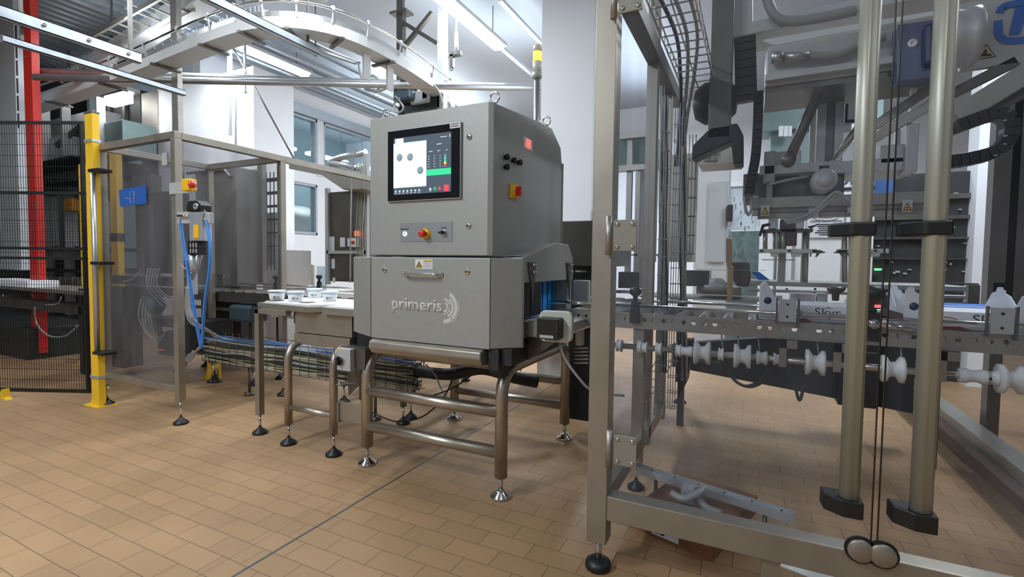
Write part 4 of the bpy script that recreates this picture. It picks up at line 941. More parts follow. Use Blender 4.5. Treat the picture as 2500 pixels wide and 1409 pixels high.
c = PY(5.42,1102,168); MB().tube([(c.x+.022*math.cos(t*PI/6),5.42,c.z+.022*math.sin(t*PI/6)) for t in range(12)],.007,6,closed=True).build('eye_ring', STEELD, CLP)
# twin pipes crossing the hall
for k, (dy, r, lb) in enumerate(((0,.05,'upper'),(0,.04,'lower'))):
    A = PZ(3.6-.13*k,330,184+10*k); B = PZ(3.6-.13*k,1316,216+ 0*k)
    A.z = B.z = 3.6-.13*k
    d = (B-A).normalized(); 
    o = MB().cyl(A-d*1.2, B+d*.8, r, 18).build('ceiling_pipe', ALU); tag(o, '%s of the two long steel pipes crossing the hall below the ceiling' % lb, 'pipe', 'long ceiling pipes')
# light beams / profiles running away from the camera
def beam_along(name, z, p_end, p_start, w, h, m, lb, cat='beam'):
    a = PZ(z,*p_end); b = PZ(z,*p_start); b.x = a.x = (a.x+b.x)/2; b.y -= .6
    t = thing(name, lb, cat, a)
    q = MB(); q.box((a.x-w/2,b.y,a.z),(a.x-w/2+.006,a.y,a.z+h)).box((a.x-w/2,b.y,a.z),(a.x+w/2,a.y,a.z+.006)).box((a.x+w/2-.006,b.y,a.z),(a.x+w/2,a.y,a.z+h)).box((a.x-w/2,b.y,a.z+h-.006),(a.x+w/2,a.y,a.z+h))
    q.build('profile', m, t); return t, a, b
t, a, b = beam_along('steel_channel', 3.0, (345,155), (0,46), .05, .085, GALV, 'wide pale galvanised channel reaching in from the upper left edge of the photo')
q = MB()
for k in range(5):
    y = a.y-.1-.28*k; q.lathe([(0,0),(.014,0),(.014,.01),(0,.012)],(a.x+.026,y,a.z+.045),(1,0,0),8)
q.build('bolt', CHROME, t)
q = MB().box((a.x-.02,a.y-.08,a.z+.085),(a.x+.0,a.y-.05,4.84)); q.build('drop_rod', STEELD, t)
t, a, b = beam_along('slotted_rail', 3.3, (783,132), (500,10), .06, .07, GALV, 'grey slotted rail hanging high above, ending left of the ceiling hanger')
MB().box((a.x-.008,a.y-.12,a.z+.07),(a.x+.008,a.y-.1,4.9)).build('drop_rod', STEELD, t)
t, a, b = beam_along('slotted_rail', 2.85, (445,236), (250,172), .045, .05, GALV, 'grey slotted rail fixed to the upright over the guard cabinet corner')
MB().box((a.x-.005,b.y+.1,a.z+.05),(a.x+.012,b.y+.12,4.84)).build('drop_rod', STEELD, t)
up = tag(MB().box((PY(3.5,419,250).x,3.5,0),(PY(3.5,434,250).x,3.56,4.84)).build('upright_tube', STEEL, bevel=.003), 'square steel upright rising behind the guard cabinet corner to the ceiling', 'post')
# big pale duct and ladders, upper left
A, B = PY(3.9,250,150), PY(3.9,530,-25)
DU = thing('sloping_duct', 'pale square duct sloping up to the right under the upper left ceiling', 'duct', A)
MB().bar(A,B,.25,.20).build('duct_body', LIGHTG, DU, bevel=.01)
A, B = PY(3.5,225,88), PY(3.5,400,-10)
LA = thing('cable_ladder', 'thin cable ladder climbing beside the sloping duct, upper left', 'cable ladder', A)
q = MB(); u = Vector((0,.35,0))
q.bar(A,B,.03,.05).bar(A+u,B+u,.03,.05)
for k in range(7): p_ = A.lerp(B,(k+.5)/7); q.bar(p_,p_+u,.02,.02)
q.build('ladder_frame', STEEL, LA)
MB().bar(A.lerp(B,.3),Vector((A.lerp(B,.3).x,3.5,4.84)),.02).build('drop_rod', STEELD, LA)
# overhead wire basket with cables following the curved conveyor
CB = thing('overhead_cable_basket', 'wire basket full of cables running alongside the curved overhead conveyor', 'cable tray', (-6,3.4,3.6))
bp = offs(smooth_path([(-8.2,3.44,3.44),(-6.8,3.38,3.44),(-5.6,3.28,3.44),(-4.75,3.22,3.44),(-4.35,3.24,3.44)],6), .16, .26)
q = MB()
for s in (-.10,0,.10): q.tube(offs(bp,s,0),.005,5)
for s in (-.10,.10): q.tube(offs(bp,s,.06),.005,5)
for i in range(0,len(bp)): 
    a, b = offs(bp,-.10,0)[i], offs(bp,.10,0)[i]; q.tube([a+Vector((0,0,.06)),a,b,b+Vector((0,0,.06))],.005,5)
q.build('basket', GALV, CB)
for k in range(5): MB().tube(offs(bp,-.07+.035*k,.02+.01*(k%2)),.012,6).build('cable', [GREYP,CABG,GREYP][k%3], CB)
MB().tube(smooth_path([PZ(3.6,690,62),PZ(3.55,740,100),PZ(3.5,800,130),PZ(3.4,870,155)]),.016,7).tube(smooth_path([PZ(3.62,700,60),PZ(3.57,750,95),PZ(3.52,810,125),PZ(3.42,880,153)]),.012,7).build('cable', GREYP, CB)
# dark finned duct left
FD = thing('finned_duct', 'dark duct with a row of pale fins under the upper left ceiling', 'duct', PY(4.0,200,175))
MB().bar(PY(4.0,150,205),PY(4.0,330,135),.10,.14).build('duct_body', DARK, FD)
q = MB()
for k in range(9):
    p_ = PY(3.95,157+9*k,190-4*k); q.box((p_.x-.015,3.90,p_.z-.09),(p_.x+.012,3.95,p_.z+.09))
q.build('fin', PAINTG, FD)
# strip lamps
def strip(x, y0, y1, z, lb, g='fluorescent strip lamps under the ceiling', w=.21):
    t = thing('strip_lamp', lb, 'lamp', (x,(y0+y1)/2,z), g)
    MB().box((x-w/2,y0-.04,z+.04),(x+w/2,y1+.04,z+.09)).build('lamp_housing', PAINTG, t)
    MB().prism([(x-w/2+.01,z+.04),(x-w/3,z-.01),(x+w/3,z-.01),(x+w/2-.01,z+.04)],'y',y0,y1).build('lit_tube', LIGHTM, t)
    for y in (y0+.2,y1-.2): MB().cyl((x,y,z+.09),(x,y,4.9),.006,6).build('suspension_wire', STEELD, t)
def seen(z, p0, p1):
    a = PZ(z,*p0); b = PZ(z,*p1); return (a.x+b.x)/2, a.y, b.y
zl = 4.38
x, y0, y1 = seen(zl,(1062,-8),(1222,120)); strip(x, y0-.1, y1, zl, 'bright strip lamp nearest the camera, above the inspection machine and right of the hanger')
LX1 = x
x, y0, y1 = seen(zl,(587,120),(750,186)); strip(x, y0, y1, zl, 'bright strip lamp over the white column behind the guard cabinet')
LX2 = x
for i, (x, y, lb) in enumerate(((-6.6,1.0,'strip lamp over the left bay beyond the left edge of the photo'),(-3.4,-1.8,'strip lamp behind the camera, left row'),(1.2,-1.8,'strip lamp behind the camera, right row'),(1.4,4.8,'strip lamp above the right cage'),(3.5,3.0,'strip lamp added out of view right of the right cage, to light it'),(LX1,8.4,'strip lamp far down the row behind the amber beacon'))):  # the unseen lamp right of the cage is added to light it
    strip(x, y, y+1.4, zl, lb)
for i, (p, lb) in enumerate((((150,210,192,216),'short glaring lamp under the overhead conveyor, left of the two'),((254,236,300,246),'short glaring lamp under the overhead conveyor, right of the two'))):
    a = PY(4.3,p[0],p[1]); b = PY(4.3,p[2],p[3]); t = thing('short_lamp', lb, 'lamp', a, 'short lamps over the left bay')
    MB().box((a.x,4.3,b.z),(b.x,4.45,a.z)).build('lit_tube', emi('glare_white_%d' % i,(1,1,1,1),14), t, bevel=.01)
    MB().box((a.x-.05,4.28,a.z),(b.x+.15,4.47,a.z+.06)).box((a.x+.1,4.35,a.z+.06),(a.x+.13,4.38,4.84)).build('lamp_housing', STEELD, t)
TRK = thing('lamp_trunking', 'long pale lamp trunking rails continuing the nearest strip lamp toward the beacon', 'rail', (LX1,6,zl))
MB().box((LX1-.02,6.15,zl+.02),(LX1+.04,11.5,zl+.07)).box((LX1+.42,5.6,zl+.19),(LX1+.48,11.5,zl+.23)).build('trunking_rail', GALV, TRK)
TRK = thing('lamp_trunking', 'pale lamp trunking rails beside the strip lamp over the white column', 'rail', (LX2,6,zl))
MB().box((LX2+.14,3.5,zl+.12),(LX2+.19,11.5,zl+.15)).box((LX2-.2,3.5,zl+.05),(LX2-.16,11.5,zl+.08)).box((LX2-.3,3.5,zl+.02),(LX2-.27,11.5,zl+.05)).build('trunking_rail', GALV, TRK)
DL = thing('dome_lamp', 'grey domed ceiling lamp cut by the top edge, above the overhead conveyor', 'lamp', PZ(3.9,768,5))
p = PZ(3.9,770,2); MB().lathe([(0,-.03),(.07,-.01),(.12,.04),(.14,.12),(.13,.22),(.05,.26),(0,.26)],p).build('dome', PAINTG, DL); MB().cyl(p,p-Vector((0,0,.55)),.006,6).cyl(p,Vector((p.x,p.y,4.9)),.01,6).build('cord', BLACK, DL)
# hanging trapeze frame + slack wire in front of the white column
TF = thing('hanging_trapeze', 'thin white trapeze frame hanging before the white column, left of its lamp', 'frame', PY(4.8,575,200))
q = MB(); q.bar(PY(4.8,561,105),PY(4.8,561,330),.045).bar(PY(4.8,598,105),PY(4.8,598,225),.03).bar(PY(4.8,562,196),PY(4.8,600,226),.05,.03); q.bar(PY(4.8,561,105),Vector((PY(4.8,561,105).x,4.8,4.9)),.02)
q.build('trapeze_bars', LIGHTG, TF)
tag(MB().cyl(PY(4.75,566,110),PY(4.75,718,388),.012,6).build('slack_wire', STEELD), 'thin dark wire running diagonally down in front of the white column and window', 'wire')
# ================================================================== right cage frame and doors
RG = thing('cage_frame', 'large square tube stainless cage frame standing on black feet at the right foreground', 'machine guard', (-.56,2.0,0))
p0, p1 = -.60, -.515; zt5 = 3.0
MB().box((p0,1.965,.125),(p1,2.05,zt5)).build('corner_post', STEELW, RG, bevel=.004)
MB().box((p1,1.968,.232),(2.6,2.045,.335)).build('bottom_beam', STEELW, RG, bevel=.003)
MB().box((p0+.01,2.05,.235),(p1-.02,3.6,.315)).build('side_bottom_rail', STEELW, RG, bevel=.003)
MB().box((p0,3.0,.2),(p1-.02,3.06,zt5)).build('side_post', STEELW, RG, bevel=.003)
MB().box((p0+.005,2.05,2.47),(p1,3.9,2.56)).build('side_top_beam', STEELD, RG, bevel=.003)
MB().box((p0,3.56,.2),(p1-.02,3.62,2.5)).build('side_post', STEELW, RG, bevel=.003)
MB().box((p1,1.968,2.9),(2.6,2.045,3.0)).build('top_beam', STEELW, RG)
SP = MB().cyl((-.556,2.006,.03),(-.556,2.006,.125),.014,14).build('foot_spindle', CHROME, RG)
MB().lathe([(0,0),(.052,0),(.056,.012),(.052,.03),(.03,.042),(0,.044)],(-.556,2.006,0),n=28).build('foot', BLACK, SP)
q = MB()
a = PY(1.97,1900,1390); MB().box((.06,1.99,0),(.12,2.04,.232)).build('beam_leg', STEELW, RG)
MB().box((p0+.03,2.06,.335),(p0+.036,3.0,2.47)).build('clear_side_panel', PLEXI, RG)
for nm, x0, x1, lb in (('cage_door',-.508,.379,'left clear polycarbonate cage door on three hinges with a round bar handle'),('cage_door',.396,1.35,'right clear polycarbonate cage door with bar handle, at the right edge of the photo')):
    D_ = thing(nm, lb, 'door', (x0,1.96,.34), 'clear doors of the right cage')
    MB().box((x0,1.957,.345),(x1,1.963,2.88)).build('clear_panel', PLEXI, D_)
    ed = x1 if x0 < 0 else x0
    MB().box((ed-.0015,1.954,.345),(ed+.0015,1.966,2.88)).build('door_edge_seal', BLACK, D_)
    if x0 < 0:
        for y in (575,1101,-2):
            c = PY(1.95,1521,y)
            if y < 0: c = PY(1.95,1535,-10)
            h = MB().prism(rr(c.x+.008,c.z,.046,.062,.006),'y',1.946,1.956).build('hinge_plate', mat('cast_beige_%d' % abs(y), srgb(150,147,134), .45, .3), D_, bevel=.002)
            MB().tube([(c.x-.056,1.945,c.z-.078),(c.x-.056,1.945,c.z+.078)],.013,12).build('hinge_barrel', STEEL, h)
            q = MB()
            for sx in (-.022,.038):
                for sz in (-.045,.045): q.lathe([(0,0),(.0095,0),(.009,.004),(.005,.006),(0,.006)],(c.x+sx,1.946,c.z+sz),(0,-1,0),12)
            q.build('hinge_screw', CHROME, h)
    yh = 1.895
    (xt, xb) = ((2122,2070) if x0 < 0 else (2308,2245))
    cb = PY(yh, xb+2, 1222 if x0 < 0 else 1255); hxx = cb.x; zb_ = cb.z
    r = .029
    hm = MB()
    prof_ = [(hxx+r*math.cos(2*PI*k/24)*(1 if abs(2*PI*k/24-1.5*PI)>.25 else .9), yh+r*math.sin(2*PI*k/24)*(1 if abs(2*PI*k/24-1.5*PI-.25)>.2 else .8)) for k in range(24)]
    hm.prism(prof_,'z',zb_,2.86); H_ = hm.build('bar_handle', HANDLE, D_)
    for f in H_.data.polygons: f.use_smooth = len(f.vertices) == 4
    q = MB()
    q.prism([(hxx-.075,yh+.055),(hxx-.07,yh+.0),(hxx-.02,yh-.035),(hxx+.036,yh-.035),(hxx+.036,yh+.055)],'z',zb_-.045,zb_+.012); q.build('handle_end_block', BLACK, H_, bevel=.005)
    zc = PY(yh,2110,560).z
    q = MB(); q.prism([(hxx-.085,yh+.055),(hxx-.08,yh+.02),(hxx-.03,yh-.032),(hxx+.036,yh-.034),(hxx+.038,yh+.055)],'z',zc-.022,zc+.022); q.build('handle_clamp', BLACK, H_, bevel=.006)
for i, (x, y) in enumerate(((2101,1344),(2155,1356))):
    c = PY(1.95,x,y); t = MB().ring((c.x,1.958,c.z),.0,.046,(0,-1,0),.008).build('door_stop_ring', BLACK, RG); MB().lathe([(0,0),(.038,0),(.038,.010),(.035,.013),(0,.014)],(c.x,1.952,c.z),(0,-1,0),32).build('round_door_stop', STEELW, t)
# ================================================================== things on the floor under the cage
BX = thing('cardboard_box', 'flat brown cardboard box with a printed label lying on the floor under the cage', 'box', (-.28,2.7,0))
ang = math.radians(-20)
def rot(x, y, c=(-.25,2.72), a=ang): return (c[0]+x*math.cos(a)-y*math.sin(a), c[1]+x*math.sin(a)+y*math.cos(a))
A_ = PZ(0,1535,1285); B_ = PZ(0,1740,1372); C_ = PZ(.0,1620,1140); 
d1 = Vector((B_.x-A_.x,B_.y-A_.y,0)); d2 = Vector((C_.x-A_.x,C_.y-A_.y,0)).normalized()*.62; n2 = Vector((-d1.y,d1.x,0)).normalized()*.60
poly = [(A_.x,A_.y),(B_.x,B_.y),(B_.x+n2.x,B_.y+n2.y),(A_.x+n2.x,A_.y+n2.y)]
MB().prism(poly,'z',0,.09).build('box_body', BROWN, BX, bevel=.002)
e = d1.normalized(); nn = Vector((e.y,-e.x,0))
p_ = A_+d1*.30+nn*.0012; p2_ = A_+d1*.62+nn*.0012
lbq = MB(); lbq.bar(p_+Vector((0,0,.045)),p2_+Vector((0,0,.045)),.001,.062,up=(0,0,1)).build('shipping_label', WHITEC, BX)
q = MB()
for k in range(3): q.bar(p_+e*(.012+.02*k)+nn*.001+Vector((0,0,.055)),p_+e*(.022+.02*k)+nn*.001+Vector((0,0,.055)),.001,.028)
for k in range(2): q.bar(p_+e*(.012+.03*k)+nn*.001+Vector((0,0,.028)),p_+e*(.034+.03*k)+nn*.001+Vector((0,0,.028)),.001,.008)
q.build('label_print', BLACKPR, BX)
a, b = PZ(.19,1552,1135), PZ(.19,1938,1255)
MR = thing('loose_metal_rail', 'bent stainless rail with holes lying slanted inside the cage bottom', 'rail', a)
MB().bar(a+Vector((0,0,.0)),b,.055,.004).bar(a+Vector((0,-.026,-.018)),b+Vector((0,-.026,-.018)),.004,.036).build('angle_rail', GALV, MR)
q = MB()
for k in range(6): p_ = a.lerp(b,(k+.8)/6.2); q.disc(p_+Vector((0,-.008,.0022)),.006,(0,0,1),.001,10)
q.build('rail_hole', BLACKPR, MR)
q = MB()
c1 = PZ(.15,1640,1205); q.tube(smooth_path([c1,c1+Vector((.06,-.03,.0)),c1+Vector((.12,.02,.02)),c1+Vector((.15,.07,.03))]),.018,8)
c1 = PZ(.13,1700,1215); q.tube(smooth_path([c1,c1+Vector((.05,-.04,-.02)),c1+Vector((.12,-.05,-.03))]),.018,8)
c1 = PZ(.17,1680,1195); q.box((c1.x-.03,c1.y-.03,c1.z-.06),(c1.x+.03,c1.y+.03,c1.z+.01))
q.build('loose_bracket', PAINTG, MR)
q = MB(); 
for x_ in (.15,.85):
    p_ = a.lerp(b,x_); q.cyl((p_.x,p_.y+.02,.0 if True else 0),(p_.x,p_.y+.02,p_.z-.04),.01,8)
q.build('rail_stay', STEELD, MR)
tag(MB().prism([(PZ(0,1905,1384).x,PZ(0,1905,1384).y),(PZ(0,1990,1409).x+.1,PZ(0,1990,1409).y-.05),(PZ(0,2050,1409).x+.1,PZ(0,2050,1409).y),(PZ(0,1905,1384).x+.02,PZ(0,1905,1384).y+.1)],'z',0,.004).build('paper_sheet', WHITEP), 'white sheet on the floor below the cage, at the lower edge of the photo', 'sheet')
# ================================================================== roller conveyor with cartons
KC = thing('roller_conveyor', 'roller conveyor with holed side rail carrying white cartons inside the cage', 'conveyor', (.2,3.0,0))
Yk = 2.78; zt6 = PY(Yk,1505,763).z; zb6 = zt6-.085
x0, x1 = -.70, 1.75
HR = MB().holed(x0,x1,zb6+.012,zt6-.004,Yk,.005,[(x0+.06+.052*k, zt6-.033, .0125) for k in range(46)]).build('perforated_side_rail', STEEL, KC)
MB().box((x0,Yk,zt6-.004),(x1,Yk+.035,zt6)).box((x0,Yk-.002,zb6),(x1,Yk+.04,zb6+.012)).build('rail_flange', STEEL, KC)
MB().box((x0,Yk+.52,zb6),(x1,Yk+.525,zt6)).build('rear_side_rail', STEEL, KC)
for k in range(20): MB().cyl((x0+.08+.125*k,Yk+.01,zt6-.028),(x0+.08+.125*k,Yk+.52,zt6-.028),.026,14).build('roller', ALU, KC)
for (y, dz, r) in ((Yk+.02,.041,.010),(Yk+.50,.038,.010)): MB().cyl((x0-.1,y,zt6+dz),(x1,y,zt6+dz),r,12).build('guide_rail', CHROME, KC)
for i, px_ in enumerate((1550,)):
    p_ = PY(Yk-.02,px_,745); q = MB(); clamp_knob(q, p_.x, Yk-.01, p_.z-.005, 1.2); q.box((p_.x-.025,Yk-.03,zt6-.05),(p_.x+.025,Yk,zt6+.03)); q.build('clamp_knob', BLACK, KC)
for px_ in (1922,2440):
    a = PY(Yk-.03,px_-20,738 if px_<2000 else 760); 
    k_ = MB().box((a.x,Yk-.03,zt6+.005),(a.x+.075,Yk-.022,zt6+.115)).build('guide_bracket', PAINTG, KC)
    q = MB()
    for dz in (.03,.09): q.disc((a.x+.037,Yk-.03,zt6+dz),.006,(0,-1,0),.003,10)
    q.build('bracket_screw', BLACKPR, k_)
    MB().box((a.x-.012,Yk-.028,zt6-.01),(a.x-.004,Yk-.01,zt6+.12)).box((a.x+.080,Yk-.028,zt6-.02),(a.x+.09,Yk-.01,zt6+.12)).build('bracket_stay', STEELD, KC)
for (x) in (-.60,1.55): MB().box((x,Yk+.02,.15),(x+.06,Yk+.08,zb6)).build('conveyor_leg', STEELW, KC); foot(KC, x+.03, Yk+.05, .15, .05)
c = PY(Yk-.02,2130,790); MB().cyl((c.x-.02,Yk-.02,c.z),(c.x+.16,Yk-.02,c.z-.02),.012,10).lathe([(0,0),(.022,0),(.022,.03),(0,.03)],(c.x,Yk-.03,c.z),(0,-1,0)).build('pivot_arm', CHROME, KC)
q = MB(); p_ = PY(Yk+.05,2125,760); clamp_knob(q, p_.x, Yk+.02, p_.z-.04, 1.9); q.build('clamp_knob', BLACK, KC)
# line shaft with white rollers under it
LS = thing('line_shaft', 'drive shaft with fat white plastic spools hanging under the roller conveyor', 'shaft', (.2,Yk,.8))
zs_ = PY(Yk,1700,860).z
MB().cyl((-.72,Yk,zs_),(1.7,Yk,zs_),.016,14).build('steel_shaft', CHROME, LS)
for (xx, w_, r_) in ((1512,.03,.035),(1562,.02,.04),(1573,.03,.032),(1608,.03,.035),(1656,.025,.034),(1672,.08,.028),(1760,.025,.034),(1860,.05,.034),(1898,.035,.03),(2380,.10,.032),(2425,.04,.032)):
    c = PY(Yk,xx,870); MB().lathe([(0,0),(r_,0),(r_,w_*.25),(r_*.8,w_*.4),(r_*.8,w_*.6),(r_,w_*.75),(r_,w_),(0,w_)],(c.x-w_/2,Yk,zs_),(1,0,0),20).build('white_spool', ROLLP, LS)
for xx in (1714,1812,1990,2180,2470):
    c = PY(Yk,xx,880); MB().lathe([(0,0),(.062,0),(.062,.014),(.035,.03),(.035,.05),(.060,.066),(.060,.08),(0,.08)],(c.x-.04,Yk,zs_),(1,0,0),28).build('large_white_pulley', ROLLP, LS)
for xx in (1925,2060,2320):
    c = PY(Yk-.04,xx,800); MB().box((c.x-.035,Yk-.04,zs_-.03),(c.x-.004,Yk-.03,zb6)).box((c.x-.035,Yk-.04,zb6-.04),(c.x+.04,Yk-.03,zb6)).build('hanger_plate', STEELW, LS)
for xx in (1760,1800,1850,1905,1995,2100,2200,2300):
    c = PY(Yk+.02,xx,830); MB().cyl((c.x,Yk+.03,zb6+.01),(c.x+.01,Yk+.03,zs_+.03),.004,6).build('drive_cord', GREYP, LS)
for i, pts in enumerate(([(1775,860),(1780,910),(1815,942),(1855,930),(1875,905)],[(1925,900),(1940,940),(1952,978),(1962,940),(1965,900)],[(1775,875),(1790,925),(1830,945),(1868,930)])):
    o = MB().tube(smooth_path([PY(2.85,*p) for p in pts]),.0075,8).build('drooping_cable', DARK); tag(o, ('grey cable drooping in a wide loop below the white spools','single sharp loop of grey cable hanging lowest below the white spools','inner cable of the wide loop below the white spools')[i], 'cable', 'cables drooping below the conveyor')
# lower body beams behind
LBm = thing('machine_base_frame', 'dark base frame and long floor rail of the packing machine inside the cage', 'frame', (.3,4.6,0))
a, b = PY(4.3,1640,890), PY(4.3,2225,985)
MB().prism([(PY(4.3,1640,895).x,PY(4.3,1640,895).z),(PY(4.3,2230,978).x,PY(4.3,2230,1010).z),(PY(4.3,2230,978).x,PY(4.3,2230,800).z),(PY(4.3,1640,895).x,PY(4.3,1640,840).z)],'y',4.3,4.4).build('cross_beam', DARK, LBm)
MB().yb(4.25,(2050,855),(2140,1000),.3).yb(4.2,(1690,880),(1760,905),.2).build('dark_drive_box', DARK, LBm, bevel=.01)
MB().box((1.30,2.3,.16),(1.42,6.4,.24)).build('floor_rail', STEEL, LBm, bevel=.004)
MB().box((1.22,2.3,.10),(1.30,6.4,.17)).build('floor_rail_edge', mat('rust_brown_rubber', srgb(70,48,34), .6), LBm)
for y in (2.6,4.4,6.0): foot(LBm, 1.36, y, .16, .05)
foot(LBm, -.58, 4.8, .2, .06); MB().box((-.62,4.76,.2),(-.54,4.84,1.0)).build('frame_leg', DARK, LBm)
MB().box((1.7,4.3,.2),(1.85,4.45,1.1)).build('frame_leg', STEELD, LBm); foot(LBm,1.775,4.375,.2,.06)
# cartons
def carton(x, y, z, L, label, side='both', third=False):
    t = thing('white_carton', label, 'carton', (x,y,z), 'white cartons on the roller conveyor')
    w_, h = .30, .082
    MB().box((x,y,z),(x+L,y+w_,z+.004)).box((x,y,z),(x+L,y+.004,z+h)).box((x,y+w_-.004,z),(x+L,y+w_,z+h)).box((x+.03,y+.004,z+h-.004),(x+L-.03,y+w_-.004,z+h)).build('tray_body', WHITEC, t, bevel=.001)
    H = .188
    for s, x_ in ((1,x),(-1,x+L)):
        if (side == 'left' and s < 0) or (side == 'right' and s > 0): continue
        for yy in (y-.001, y+w_-.004):
            MB().prism([(x_,z),(x_+s*.085,z),(x_+s*.078,z+h),(x_+s*.050,z+H-.03),(x_+s*.036,z+H-.022),(x_+s*.03,z+H),(x_+s*.012,z+H),(x_+s*.008,z+H-.012),(x_,z+H-.015)],'y',yy,yy+.005).build('corner_flap', WHITEC, t)
        MB().prism([(y,z),(y+w_,z),(y+w_,z+H-.03),(y+w_-.05,z+H-.04),(y+w_/2,z+h),(y+.05,z+H-.04),(y,z+H-.03)],'x',x_-.002,x_+.002).build('end_wall', WHITEC, t)
    if L > .2:
        if side != 'right' or third:
            MB().disc((x+.034,y-.001,z+.098),.018,(0,-1,0),.001,24).build('blue_round_sticker', BLUED, t)
        q = MB(); c = (x+.14, y-.001, z+.012)
        q.ring((x+.15,y-.001,z-.03), .084,.088,(0,-1,0),.001, 40,140,16,u=(1,0,0)); q.build('red_arc_print', REDPR, t)
        MB().prism([(x+.085,z+.004),(x+.24,z+.004),(x+.20,z+.016),(x+.12,z+.010)],'y',y-.001,y).build('red_swoosh_print', REDPR, t)
        q_ = MB()
        for k in range(3): q_.box((x+.10+.022*k,y-.0012,z+.036),(x+.115+.022*k,y,z+.044))
        q_.build('dark_mark_print', BLACKPR, t)
        text('Skyr','skyr_lettering', BLACKPR, t, (x+.243,y-.0004,z+.020),(1,0,0),(0,0,1),height=.052,width=.108,depth=.001)
        MB().prism([(x+.275,z+.062),(x+.30,z+.078),(x+.318,z+.066),(x+.300,z+.073)],'y',y-.001,y).build('mountain_print', BLACKPR, t)
    return t
cz_ = zt6+.002
c1 = PY(Yk+.06,1856,800).x; carton(.038, Yk+.06, cz_, .48, 'white printed carton in the middle of the conveyor, left of the first bar handle')
c2 = PY(Yk+.06,2145,800).x; 
c3 = PY(Yk+.06,2205,810).x
carton(.635, Yk+.06, cz_, .45, 'white carton between the two bar handles and the right edge, its blue sticker showing')
c4 = PY(Yk+.45,2460,700)
WB = thing('blue_plastic_sheet', 'blue plastic sheet lying behind the cartons at the right', 'sheet', (1.0,3.3,cz_))
MB().box((.85,Yk+.42,cz_+.06),(1.4,Yk+.7,cz_+.085)).build('folded_sheet', BLUE, WB, bevel=.01)
gd = thing('grey_guide_block', 'grey angled guide block with red sensor light between the two bar handles', 'guide', PY(Yk-.01,2150,765))
MB().ypoly(Yk-.01,[(2155,752),(2205,766),(2205,782),(2155,770)],.05).build('guide_block', STEELD, gd)
MB().ypoly(Yk-.01,[(2112,735),(2135,733),(2150,742),(2140,748),(2136,762),(2112,760)],.04).build('black_hook', BLACK, gd, bevel=.003)
c = PY(Yk-.02,2143,747); MB().box((c.x-.010,Yk-.02,c.z-.008),(c.x+.012,Yk,c.z+.004)).build('red_sensor_light', emi('red_sensor', srgb(255,60,70), 5), gd)
# ================================================================== vertical wire basket trays at the left of the cage
VT = thing('vertical_cable_basket', 'vertical wire cable basket with bundled grey cables just behind the left cage door', 'cable tray', (-.5,3.2,0))
def vbasket(Y, xp0, xp1, yp0, yp1, nw, step, dep=.06):
    a = PY(Y,xp0,yp0); b = PY(Y,xp1,yp1); q = MB(); q2 = []
    x0_, x1_ = PY(Y,(xp0),600).x, PY(Y,(xp1),600).x
    for k in range(nw):
        x = x0_+(x1_-x0_)*k/(nw-1)
        q.tube([(x,Y,a.z),(x,Y,b.z)],.003,5)
    n_ = int((a.z-b.z)/step)
    for i in range(n_):
        z = b.z+step*i; q.tube([(x0_-.005,Y-.0,z),(x0_-.005,Y+dep,z),(x1_+.005,Y+dep,z),(x1_+.005,Y,z)],.003,5); q.tube([(x0_-.006,Y,z),(x1_+.006,Y,z)],.003,5)
    return q
vbasket(3.15,1608,1622,235,1015,3,.11).build('wire_basket', GALV, VT)
vbasket(3.25,1640,1658,240,1000,4,.10).build('wire_basket', GALV, VT)
vbasket(3.6,1676,1692,330,620,3,.13).build('wire_basket', STEELD, VT)
for k in range(6):
    Y = 3.20; pts = [PY(Y,1612+3*k+2*math.sin(j*1.7+k),210+100*j) for j in range(8)]
    MB().tube(smooth_path(pts,4),.007,7).build('cable', [GREYP,CABG,DARK][k%3], VT)
for k in range(5):
    pts = [PY(3.3,1662+3*k+2*math.sin(j*1.3+k),250+85*j) for j in range(9)]
    MB().tube(smooth_path(pts,4),.009,7).build('cable', [DARK,CABG,GREYP][k%3], VT)
a, b = PY(3.4,1655,820), PY(3.4,1690,980); MB().prism([(PY(3.4,1655,820).x,PY(3.4,1655,830).z),(PY(3.4,1692,820).x,PY(3.4,1692,830).z),(PY(3.4,1678,930).x,PY(3.4,1678,930).z),(PY(3.4,1655,975).x,PY(3.4,1655,975).z)],'y',3.4,3.5).build('cable_sleeve', BLACK, VT)
q = MB()
for k in range(6):
    a_ = PY(3.0,1598-11*k,888+17*k); q.tube([a_,a_+Vector((.09,.0,-.01)),a_+Vector((.10,.05,.0))],.003,5)
    if k: q.tube([pa_,a_],.003,5).tube([pa_+Vector((.09,0,-.01)),a_+Vector((.09,0,-.01))],.003,5)
    pa_ = a_
for x_ in (0,.09): q.tube([pa_+Vector((x_,0,0)),Vector((pa_.x+x_,3.0,.32))],.003,5)
q.build('low_wire_basket', GALV, VT)
